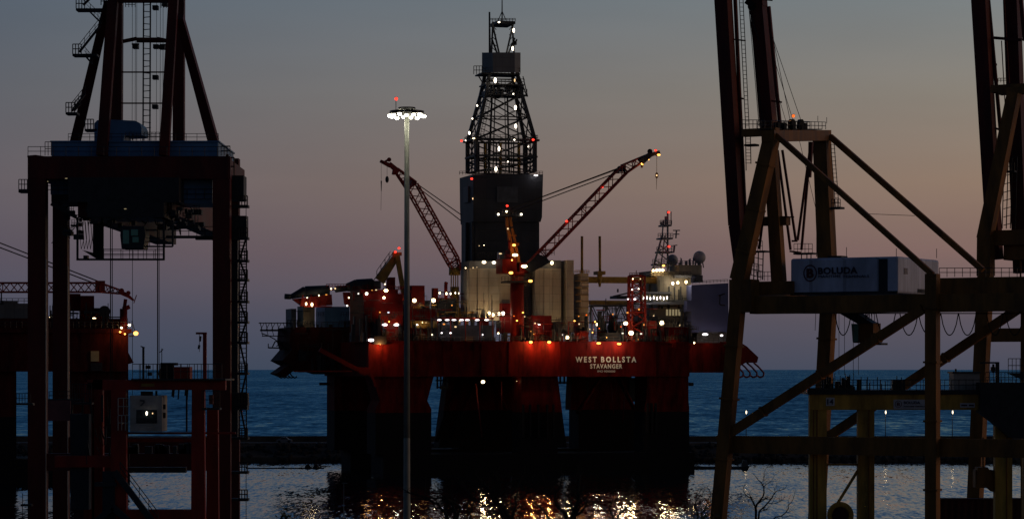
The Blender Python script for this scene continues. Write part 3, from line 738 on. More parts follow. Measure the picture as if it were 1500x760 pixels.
clutter(21, 512, 640, 432, 500, -.6, 1.6, 70, 'steel', 'deck_piping'); clutter(22, 930, 1012, 470, 503, .2, 1.4, 40, 'steel', 'deck_piping'); clutter(23, 725, 840, 462, 500, .5, 5, 50, 'steel', 'deck_piping'); clutter(24, 945, 1012, 405, 452, 13.2, 13.9, 16, 'steel', 'deck_piping'); clutter(25, 930, 1000, 452, 494, 13, 15.8, 34, 'steel', 'deck_piping'); clutter(26, 590, 680, 440, 500, .5, 10, 60, 'steel', 'deck_piping'); clutter(28, 425, 545, 455, 482, 33, 40, 60, 'steel', 'deck_piping'); clutter(29, 590, 740, 425, 480, 4, 16, 60, 'steel', 'deck_piping'); clutter(30, 845, 945, 430, 490, 4, 13, 60, 'steel', 'deck_piping'); clutter(27, 432, 545, 480, 545, 32.5, 33.8, 90, 'steel', 'deck_piping')
def awn(m):
    RG.box(m, 640, 724, 465, 467, .8, 3); 
    for x in (641, 660, 682, 703, 722): RG.bar(m, (x, 466), (x, 500), .9, 1.2, round_=True)
sh('lamp_gantry', M['rig_red'], awn)
# ---- left end: open lattice platform, tapered housings on frames, folded knuckle crane
def lp(m):
    for y in (473, 483, 492): RG.bar(m, (379 + (y - 473) * .25, y), (428, y), 42, 1.4)
    for i, x in enumerate((381, 389, 397, 406, 415, 424)):
        RG.bar(m, (x, 472), (x + 3, 484), 42, 1); RG.bar(m, (x, 484), (x + 6, 473), 42, .8); RG.bar(m, (x + 2, 484), (x + 4, 492), 42, .8)
    RG.path(m, [(383, 488), (394, 492), (403, 497), (412, 505), (421, 514)], 42, 1.5); RG.path(m, [(393, 509), (424, 510)], 42, 2); RG.path(m, [(399, 508), (403, 500), (410, 499), (416, 509)], 42, 1.8); RG.bar(m, (393, 503), (393, 510), 42, 1.2); RG.path(m, [(405, 507), (412, 502), (420, 498), (428, 494)], 42, 1.5)
    RG.box(m, 379, 428, 483, 484.5, 40, 7); RG.box(m, 393, 426, 508.5, 510, 40, 6)
    RG.rail(m, (421, 478), (440, 478), 40, 9, 4, .5)
sh('lattice_platform', M['steel'], lp)
def hous1(m):
    RG.bar(m, (417, 434), (426, 434.5), 30, 8, round_=True); RG.bar(m, (426, 434.5), (447, 427), 30, 7, w1=16, round_=True); RG.bar(m, (447, 427), (482, 425.5), 30, 16, w1=16, round_=True)
sh('boom_housing', M['slate'], hous1)
def hous2(m):
    RG.bar(m, (491, 424), (508, 422), 28, 9, round_=True); RG.bar(m, (508, 421), (522, 418), 28, 12, w1=18, round_=True); RG.bar(m, (522, 418), (546, 416), 28, 18, w1=17, round_=True)
sh('boom_housing', M['slate'], hous2)
sh('equipment_cowl', M['grey'], lambda m: RG.box(m, 541, 558, 411, 423, 27, 5))
def cradle(m):
    m.prism([rp(x, y, 29) for x, y in ((428, 438), (486, 431), (487, 447), (443, 449))], RG.v * 1.0)
    m.prism([rp(x, y, 29) for x, y in ((503, 428), (515, 428), (513, 449), (505, 445))], RG.v * 1.0)
    for x in (440, 452, 464, 476): RG.bar(m, (x, 449), (x + 4, 432), 28.5, 1.5)
    RG.bar(m, (445, 449), (486, 449), 28.5, 2.0); RG.bar(m, (482, 424), (492, 424), 29, 2.5); RG.rail(m, (478, 421), (512, 421), 26, 5, 8, .4)
sh('housing_cradle', M['rig_red'], cradle)
sh('equipment_block', M['deck_red'], lambda m: (RG.box(m, 512, 583, 424, 432, 3, 12), RG.box(m, 566, 579, 406, 424, 20, 4)))
kn = sh('knuckle_crane', M['ochre'], lambda m: (RG.bar(m, (556, 411), (582, 373), 22, 15, w1=9, d=7), RG.bar(m, (581.5, 373), (594, 446), 21, 7, w1=6, d=5), RG.bar(m, (575, 372), (588, 372), 22, 5)))
sh('ladder_cage', M['steel'], lambda m: (RG.path(m, [(547, 411), (578, 367)], 21, 1.2), [RG.bar(m, (552 + 6 * i, 405 - 8.2 * i), (552 + 6 * i, 396 - 8.2 * i), 21, .9) for i in range(4)], RG.path(m, [(552, 396), (572, 368)], 21, .8)), kn)

# ---- derrick shed and lattice tower
DV = 20.0
shed = sh('derrick_shed', M['shed'], lambda m: (m.prism([rp(x, y, DV) for x, y in ((693, 255.5), (795.5, 255.5), (794, 318), (792, 325), (694.5, 325), (693.5, 300))], RG.v * 14), RG.box(m, 677.5, 790, 325, 392, DV + .6, 11)))
sh('wall_panel', M['shed_light'], lambda m: (RG.box(m, 728, 758.5, 273.5, 296.5, DV - .2, .3), m.box(rp(683.5, 285.5, DV + 6) - RG.u * .02, RG.u * .25, RG.v * 2.4, Zv * 2.0)), shed)
sh('corner_duct', M['steel'], lambda m: (RG.bar(m, (684, 326), (684, 392), DV + 4, 5, round_=True), RG.bar(m, (696, 326), (696, 392), DV + .1, 2, round_=True), RG.bar(m, (694, 257), (694, 325), DV - .3, 2.0)), shed)
sh('shed_gallery', M['steel'], lambda m: (RG.rail(m, (673, 256), (795, 256), DV, 5, 26, .35), RG.rail(m, (700, 378), (740, 378), DV - 3, 8, 12, .4), RG.rail(m, (790, 374), (812, 374), DV, 7, 6, .35)), shed)
sd_ = rs(734, DV + 9)
dc = rp(734, 253, DV + 7)
def dz(py): return rp(734, py, DV + 7).z
LV = [(253, 44, 44), (238, 44, 44), (207, 44, 44), (173, 35.5, 35.5), (140, 27, 27), (118, 22.5, 22.5), (104, 20.5, 20.5)]
def dpt(k, i):      # corner k at level i
    py, hl, hr = LV[i]; h = (hl + hr) / 2
    sx, sy = ((-1, -1), (1, -1), (1, 1), (-1, 1))[k]
    hy = .62 * h
    return Vector((dc.x, dc.y, dz(py))) + RG.u * (sx * h * sd_) + RG.v * (sy * hy * sd_)
def der(m):
    for k in range(4):
        for i in range(len(LV) - 1):
            m.bar(dpt(k, i), dpt(k, i + 1), 4.6 * sd_, 4.6 * sd_, side=RG.u)
            a, b, c, d = dpt(k, i), dpt((k + 1) % 4, i), dpt((k + 1) % 4, i + 1), dpt(k, i + 1)
            m.tube(a, b, 1.0 * sd_, n=6)
            if i < 5:
                m.tube(a, c, 1.0 * sd_, n=5); m.tube(b, d, 1.0 * sd_, n=5)
                if i in (2, 3):
                    mid = (a + b) / 2; m.tube(mid, (a + d) / 2, .55 * sd_, n=5); m.tube(mid, (b + c) / 2, .55 * sd_, n=5)
            if i in (0, 1):      # extra uprights in the straight part
                for f in (.2, .5, .8): m.bar(a.lerp(b, f), d.lerp(c, f), 2.0 * sd_)
derr = sh('derrick', M['steel'], der)
def plat(py, hw, name, yr=8):
    def f(m):
        c = Vector((dc.x, dc.y, dz(py))); a = RG.u * (hw * sd_); b = RG.v * (hw * .66 * sd_)
        for s1 in (-1, 1):
            m.box(c + b * s1, a, RG.v * .5, Zv * .22); m.box(c + a * s1, RG.u * .5, b, Zv * .22)
        P = [c - a - b, c + a - b, c + a + b, c - a + b]
        for i in range(4): m.rail(P[i], P[(i + 1) % 4], yr * sd_, 10, .06)
    return sh(name, M['steel'], f, derr)
plat(207, 47, 'derrick_platform', 7); plat(231, 44.5, 'derrick_platform', 4)
def crownp(m):
    c = Vector((dc.x, dc.y, 0))
    for py, x0, x1 in ((139, 702, 772), (124, 703, 768), (108, 697, 762)):
        RG.box(m, x0, x1, py - 1, py + 1, DV + 4, 7); RG.rail(m, (x0 + 9, py), (x1, py), DV + 4, 8, 10, .45)
    RG.rail(m, (694, 109), (706, 109), DV + 4, 12, 3, .5); RG.bar(m, (760, 110), (772, 142), DV + 4, 1.4); RG.bar(m, (766, 112), (773, 142), DV + 4, 1.2); RG.bar(m, (700, 110), (709, 125), DV + 4, 1.4)
    for x, y, w_, h_ in ((742, 123, 9, 10), (757, 127, 10, 9), (716, 128, 10, 10), (729, 130, 9, 12), (747, 134, 6, 7), (708, 133, 6, 8)): RG.box(m, x, x + w_, y, y + h_, DV + 5, 5)
sh('crown_platform', M['steel'], crownp, derr)
sh('crown_box', M['grey'], lambda m: m.prism([rp(x, 106.5, v) for x, v in ((706, DV + 8), (722, DV + 1), (754, DV + 1), (762.5, DV + 5), (761, DV + 10), (707, DV + 11))], Zv * (29 * sd_)), derr)
def top(m):
    for a, b in (((720, 78), (722, 32)), ((753, 78), (750, 32)), ((731, 78), (721, 34)), ((742, 78), (752, 34)), ((720, 56), (728, 78)), ((754, 56), (745, 78))):
        for v in (DV + 5, DV + 11): RG.bar(m, a, b, v, 2.2)
    for i in range(5):
        y = 38 + i * 8; RG.bar(m, (721, y), (727, y + 6), DV + 5, .9); RG.bar(m, (751, y), (746, y + 6), DV + 5, .9)
    RG.box(m, 718, 755, 31, 35, DV + 4, 8); RG.rail(m, (717, 31.5), (755, 31.5), DV + 4, 4, 9, .4); RG.bar(m, (717.5, 78), (717, 18), DV + 4, 3.4, w1=2.5, round_=True)
    RG.bar(m, (755, 64), (757, 58), DV + 4, 2); RG.box(m, 753, 757, 60, 66, DV + 4, 1)
sh('crown_frame', M['steel'], top, derr)
sh('antenna_mast', M['steel_mid'], lambda m: (RG.bar(m, (735.5, 32), (735.5, -40), DV + 8, 2.0, w1=.8, round_=True), RG.bar(m, (730, 30), (735, 18), DV + 8, 1), RG.bar(m, (741, 30), (736, 18), DV + 8, 1)), derr)
def pipes(m):
    for x, w_ in ((716, 3.5), (722, 2), (741, 1.6), (746, 3.0), (762, 2.0)): RG.bar(m, (x, 254), (x + (735 - x) * .25, 140), DV + 10, w_, w1=w_ * .8, round_=True)
    for x in (709, 713, 749, 752): RG.bar(m, (x, 254), (x, 207), DV + 6, 1.3, round_=True)
sh('drill_pipe', M['ochre'], lambda m: [RG.bar(m, (x, 254), (x, 210), DV + 9, 4.5, round_=True) for x in (711, 733, 760)], derr)
sh('riser_pipe', M['steel'], pipes, derr)
sh('ladder', M['rail'], lambda m: (m.bar(dpt(0, 2) + RG.u * .8, dpt(0, 5) + RG.u * .8, .12), m.bar(dpt(0, 2) + RG.u * 1.6, dpt(0, 5) + RG.u * 1.6, .12), [m.bar(dpt(0, 2).lerp(dpt(0, 5), f / 24) + RG.u * .8, dpt(0, 2).lerp(dpt(0, 5), f / 24) + RG.u * 1.6, .1) for f in range(25)]), derr)

# ---- cladding walls round the drill floor, tower of cabins, standpipes
sh('cladding_wall', M['clad'], lambda m: (RG.box(m, 676, 756, 393, 469, 11, 9)))
sh('cladding_wall', M['clad'], lambda m: (RG.box(m, 772, 822, 393, 480, 11.4, 9), RG.box(m, 822, 840.5, 381, 487, 10, 8)))
sh('parapet', M['grey'], lambda m: (RG.box(m, 676, 756, 382.5, 393, 11.1, 8.8), RG.box(m, 764, 822, 381, 393, 11.5, 8.6)))
sh('cladding_wall', M['grey'], lambda m: RG.box(m, 745, 778, 388, 480, 14, 6))
def cladrib(m):
    for x in (685, 700, 716, 731): RG.box(m, x, x + 1, 394, 468, 10.75, .3)
    for x in (784, 797, 810, 830): RG.box(m, x, x + 1, 394, 478, (9.75 if x > 822 else 11.15), .3)
sh('wall_rib', M['clad'], cladrib)
sh('wall_door', M['steel'], lambda m: RG.box(m, 706.5, 711, 454, 466, 10.7, .35))
sh('cabin_stack', M['clad_rib'], lambda m: RG.box(m, 842.5, 862.5, 400, 491, 9, 7), bevel=.15)
sh('stack_frame', M['ochre'], lambda m: ([RG.box(m, 843, 862, y, y + .9, 8.75, .2) for y in (411, 421, 431, 441, 451, 461, 471)], RG.rail(m, (842, 400), (863, 400), 9, 4, 6, .4)))
sh('standpipe', M['ochre'], lambda m: (RG.bar(m, (852.5, 402), (852.5, 346), 14, 3.8, round_=True), RG.bar(m, (852.5, 402), (852.5, 393), 14, 5.5, w1=4, round_=True)))
sh('standpipe', M['ochre'], lambda m: (RG.bar(m, (879, 408), (878.5, 346), 14, 3.8, round_=True), RG.bar(m, (878.5, 398), (878.5, 420), 14, 9, w1=3, round_=True), RG.box(m, 871, 887, 397, 402, 13, 4)))
sh('pipe_bridge', M['ochre'], lambda m: (RG.box(m, 839, 975, 405.5, 414.5, 15, 2.2), RG.box(m, 862, 922, 440, 446, 14, 2)))
def trs(m):
    A, B = rp(861, 460, 15), rp(925, 460, 15); m.lattice(A, B, 4.2, 4.2, 6, .22, .14, Zv)
    for x in (866, 884, 902, 918): RG.bar(m, (x, 446), (x, 500), 14.5, 1.4)
sh('truss_bridge', M['steel_mid'], trs)
sh('flare_boat_deck', M['steel'], lambda m: (RG.box(m, 896, 925, 433, 437, 20, 6), RG.bar(m, (898, 434), (925, 428), 20, 2), RG.bar(m, (905, 428), (905, 423), 20, 2)))
def rt(m):
    A, B = rp(932.5, 500, 5), rp(932.5, 404, 5); m.lattice(A, B, 3.6, 3.2, 9, .3, .16, RG.u)
    RG.bar(m, (921.5, 492), (921.5, 408), 4, 3.2); RG.bar(m, (932, 405), (932, 396), 5, 1.2, round_=True); RG.rail(m, (922, 405), (942, 405), 4, 5, 5, .4)
    for y in (424, 441, 458): RG.box(m, 921, 944, y, y + 1.3, 4, 4)
sh('ladder_tower', M['rig_red'], rt)

# ---- accommodation block at the right-hand end
acc = sh('accommodation_block', M['cream'], lambda m: (RG.box(m, 946, 1012, 404, 452, 14, 14), RG.box(m, 934, 1014, 452, 494, 16, 14), RG.box(m, 940, 972, 404, 432, 20, 8)))
sh('deck_slab', M['grey'], lambda m: (RG.box(m, 926, 1012, 442, 446, 12, 4), RG.box(m, 985, 1014, 403, 407, 12.5, 3), RG.box(m, 926, 984, 427, 430, 12.5, 3), RG.box(m, 985, 1013, 439, 442, 12.2, 3)), acc)
def wnd(m):
    for i in range(7): RG.box(m, 939 + i * 6, 942.5 + i * 6, 432, 440.5, 13.85, .3)
    for i in range(5): RG.box(m, 976 + i * 4.5, 978.6 + i * 4.5, 453, 462, 15.85, .3)
sh('window', GL['pane'], wnd, acc)
def dkw(m):
    for x in (980, 988, 997): RG.box(m, x, x + 1.2, 419, 439, 13.6, .5)
    RG.box(m, 1003, 1006, 446, 455, 13.7, .5); RG.bar(m, (1000, 446), (997, 478), 12.5, 2.2)
sh('door_frame', M['steel_mid'], dkw, acc)
sh('rail', M['rail'], lambda m: (RG.rail(m, (926, 442), (985, 442), 12, 6, 10, .35), RG.rail(m, (946, 404), (1012, 404), 14, 6, 12, .35), RG.rail(m, (960, 479), (1012, 479), 1.6, 7, 10, .4)), acc)
sh('bridge_house', M['cream'], lambda m: (RG.box(m, 941, 1009, 397, 404, 16, 10), RG.box(m, 985, 1028, 388, 402.5, 18, 8)), acc)
sh('bridge_window', M['glass'], lambda m: RG.box(m, 1012, 1029.5, 403, 413, 17.5, 8), acc)
clr = random.Random(9)
def topclut(m):
    for i in range(26):
        x = clr.uniform(986, 1028); h = clr.uniform(3, 11); RG.bar(m, (x, 388), (x, 388 - h), 18 + clr.uniform(0, 6), clr.uniform(.6, 2))
    RG.rail(m, (985, 388), (1029, 388), 18, 6, 12, .35)
sh('roof_equipment', M['mast_grey'], topclut, acc)
sh('side_screen', M['violet'], lambda m: m.prism([rp(x, y, 10) for x, y in ((1006, 440.5), (1013, 440.5), (1013, 417.5), (1067, 414.5), (1067, 487), (1013, 487), (1013, 456), (1006, 456))], RG.v * 10))
sh('screen_fitting', M['steel'], lambda m: (RG.rail(m, (1014, 416), (1066, 413), 10, 4, 10, .3), RG.path(m, [(1053, 433), (1062, 430)], 9.5, 2), RG.path(m, [(1055, 446), (1062, 447)], 9.5, 2), RG.bar(m, (1055, 433), (1054, 446), 9.5, 1.2)))
sh('stern_gallery', M['grey'], lambda m: (RG.box(m, 1013, 1066, 487, 502, 14, 6), RG.box(m, 1012, 1070, 485.5, 487.5, 10, 9)))
sh('stern_lamp_post', M['steel_mid'], lambda m: RG.bar(m, (1083, 490), (1083, 468), 10, 1.4, round_=True))
# mast with radar platforms
def mast(m):
    for v in (20, 23):
        RG.bar(m, (955, 398), (970, 345), v, 2.2); RG.bar(m, (970, 345), (972, 322), v, 1.6); RG.bar(m, (978, 398), (978, 309), v, 2.2)
        RG.bar(m, (967, 398), (974, 345), v, 1.5)
        for a, b in (((957, 392), (978, 386)), ((960, 381), (978, 392)), ((963, 369), (978, 381)), ((966, 358), (978, 369)), ((969, 347), (978, 358)), ((963, 369), (978, 360))): RG.bar(m, a, b, v, 1.3)
    for x0, x1, y in ((956, 981, 387), (962, 988, 369), (964, 986, 349), (967, 984, 330)): RG.box(m, x0, x1, y - 1.2, y + 1.2, 19, 5); RG.rail(m, (x0, y - 1), (x1, y - 1), 19, 6, 6, .45)
    RG.bar(m, (990, 349), (991, 337), 20, 1.8); RG.bar(m, (986, 337.5), (996, 337.5), 20, 1.5); RG.bar(m, (987, 343), (995, 343), 20, 1.5); RG.bar(m, (987, 369), (988, 360), 20, 2.2); RG.bar(m, (983, 360), (992, 359), 20, 1.3)
    RG.bar(m, (983, 330), (983, 310), 20, 1.2); RG.bar(m, (975, 330), (975, 317), 20, 2.5); RG.bar(m, (970, 330), (970, 325), 20, 4)
sh('radar_mast', M['mast_grey'], mast)
for x, y, r, v in ((985, 381, 8.3, 25), (1024.5, 377, 9.2, 20)):
    def rd(m):
        c = rp(x, y, v); k = rs(x, v); m.ball(c, r * k, r * k, r * k * 1.03, 20, 14)
    o = sh('radome', M['radome'], rd); 
    sh('radome_stand', M['steel_mid'], lambda m: ([RG.bar(m, (x + dx_, y + r * .85), (x + dx_ * 1.2, y + r + 6), v, 1.3) for dx_ in (-5, 0, 5)], RG.bar(m, (x, y + r * .8), (x, y + r + 8), v, 5, round_=True)), o)

# ---- deck cranes (fixed to the rig): pedestal, A-frame, lattice boom, luffing cables
def boom(m, P, v, w):
    Q = [rp(x, y, v) for x, y in P]; k = rs(P[0][0], v)
    m.lattice(Q[0], Q[1], w[0] * k, w[1] * k, 3, .24, .11, RG.u); m.lattice(Q[1], Q[2], w[1] * k, w[1] * k, 12, .24, .11, RG.u); m.lattice(Q[2], Q[3], w[1] * k, w[2] * k, 5, .24, .11, RG.u)
pc = sh('pedestal_crane', M['rig_red'], lambda m: (RG.bar(m, (757.5, 502), (757.5, 404), 4, 20, w1=20, round_=True), RG.bar(m, (757.5, 404), (757.5, 398), 4, 22, w1=27, round_=True)))
sh('crane_platform', M['steel'], lambda m: (RG.box(m, 735, 782, 411, 414, 1.5, 6), RG.rail(m, (735, 411), (782, 411), 1.5, 6, 10, .4), RG.bar(m, (768, 414), (768, 470), 2, 1.2), RG.bar(m, (772, 414), (772, 470), 2, 1.2), [RG.bar(m, (768, 416 + 4 * i), (772, 416 + 4 * i), 2, .7) for i in range(14)]), pc)
sh('crane_house', M['deck_red'], lambda m: (RG.box(m, 728, 757, 379, 400, 2, 6), RG.box(m, 756, 774, 385, 399, 2.5, 4), RG.box(m, 742, 752, 366, 380, 3, 4), RG.rail(m, (730, 379), (757, 379), 2, 6, 6, .4), RG.bar(m, (735, 379), (735, 368), 2.2, 2), RG.bar(m, (746, 366), (746, 352), 2.8, 3)), pc)
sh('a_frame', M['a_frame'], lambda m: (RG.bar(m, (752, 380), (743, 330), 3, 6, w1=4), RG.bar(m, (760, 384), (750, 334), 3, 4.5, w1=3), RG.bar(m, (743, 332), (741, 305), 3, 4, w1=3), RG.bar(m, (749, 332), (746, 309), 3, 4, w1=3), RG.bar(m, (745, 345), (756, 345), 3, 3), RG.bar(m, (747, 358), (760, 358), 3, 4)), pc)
sh('a_frame_head', M['steel'], lambda m: (RG.box(m, 726, 766, 314, 317, 2, 5), RG.rail(m, (726, 314), (766, 314), 2, 6, 8, .45), RG.box(m, 735, 752, 305, 313, 2.5, 3)), pc)
def cab_(m): RG.box(m, 729, 739, 369, 379, 1.5, 2.5)
sh('operator_cab', M['glass'], cab_, pc)
bo = sh('boom', M['boom_red'], lambda m: boom(m, [(770, 394), (796, 371), (914, 248), (949, 229)], 3, (6, 13, 5)), pc)
sh('boom_foot', M['steel'], lambda m: (m.prism([rp(x, y, 1.5) for x, y in ((768, 392), (788, 372), (800, 376), (806, 384), (792, 392), (776, 400))], RG.v * 3.5)), pc)
sh('boom_head', M['steel'], lambda m: (RG.bar(m, (938, 238), (953, 226), 2, 9, w1=7), RG.bar(m, (950, 228), (966, 223), 2, 6, w1=5), m.tube(rp(952, 222, 1.6), rp(952, 222, 5), .65, .65, 12), RG.box(m, 906, 917, 243, 251, 2, 3), m.tube(rp(962, 226, 1.6), rp(962, 226, 5), .5, .5, 12)), bo)
sh('hook_block', M['ochre'], lambda m: (RG.bar(m, (962, 228), (962, 254), 3, .5), m.ball(rp(962, 257, 3), .42, .42, .75), RG.bar(m, (962, 259), (961.5, 278), 3, .8, w1=.3), RG.bar(m, (941, 238), (940, 246), 3, 5, w1=2)), bo)
sh('luffing_cable', M['rope'], lambda m: [m.tube(rp(747, 306, 3 + d_), rp(911, 245 + d_ * 1.5, 3 + d_), .12, n=4) for d_ in (-.4, .4)] + [m.tube(rp(747, 312, 3), rp(907, 252, 3), .12, n=4)], pc)
lc = sh('pedestal_crane', M['ochre'], lambda m: (RG.bar(m, (666, 500), (666, 420), 17, 13, round_=True), RG.bar(m, (666, 403), (666, 392), 17, 17, w1=17, round_=True), [RG.bar(m, (661 + 3.2 * i, 420), (661 + 3.2 * i, 400), 16, 1.4) for i in range(4)]))
lb = sh('boom', M['boom_red'], lambda m: boom(m, [(669, 397), (664, 383), (603, 273), (580, 249)], 17, (10, 16, 6)), lc)
sh('boom_head', M['boom_red'], lambda m: (RG.bar(m, (584, 252), (570, 240), 16.5, 7, w1=6), RG.bar(m, (572, 243), (557, 236), 16.5, 6, w1=4), m.tube(rp(570, 234, 15.5), rp(570, 234, 19), .55, .55, 12), RG.box(m, 600, 608, 264, 272, 16, 3), RG.bar(m, (577, 250), (576, 256), 16, 4), RG.bar(m, (562, 238), (569, 234), 16, 3)), lb)
sh('hook_block', M['steel'], lambda m: (RG.bar(m, (567, 244), (567, 258), 17, .4), m.ball(rp(567, 263, 17), .45, .45, .85), RG.bar(m, (558.5, 240), (558.5, 265), 17, .35), RG.bar(m, (558.5, 265), (558.5, 280), 17, 1.6, w1=.8), RG.bar(m, (558.5, 280), (558, 308), 17, .4)), lb)
sh('luffing_cable', M['rope'], lambda m: [m.tube(rp(603, 264, 17), rp(676, 315, 17.5), .12, n=4), m.tube(rp(605, 269, 17), rp(676, 324, 17.5), .12, n=4)], lc)
sh('exhaust_stack', M['rig_red'], lambda m: (RG.bar(m, (653, 440), (653, 416), 14, 5, round_=True), RG.bar(m, (653, 416), (654, 413), 14, 6, w1=5, round_=True), RG.bar(m, (637, 440), (637, 422), 16, 8)))

# ---- name on the hull (white lettering, as on the vessel)
NV = -.16
def word(body, x0, x1, yc, hpx, nm, bold=.02, sp=1.0, m_='letter'):
    a, b = rp(x0, yc, NV), rp(x1, yc, NV); c = (a + b) / 2
    return text_mesh(body, M[m_], (b - a).length, hpx * rs(x0, NV), c, RG.u, Zv, .05, nm, rig, bold, sp)
word('WEST', 843, 874, 526.3, 8.4, 'vessel_name', .03, 1.5); word('BOLLSTA', 880.5, 932, 526.3, 8.4, 'vessel_name', .03, 1.5)
word('STAVANGER', 864.5, 911.5, 536.2, 6.8, 'port_name', .03, 1.25)
word('IMO 9000000', 875, 901, 543.6, 3.0, 'number_line', .0, 1.0)

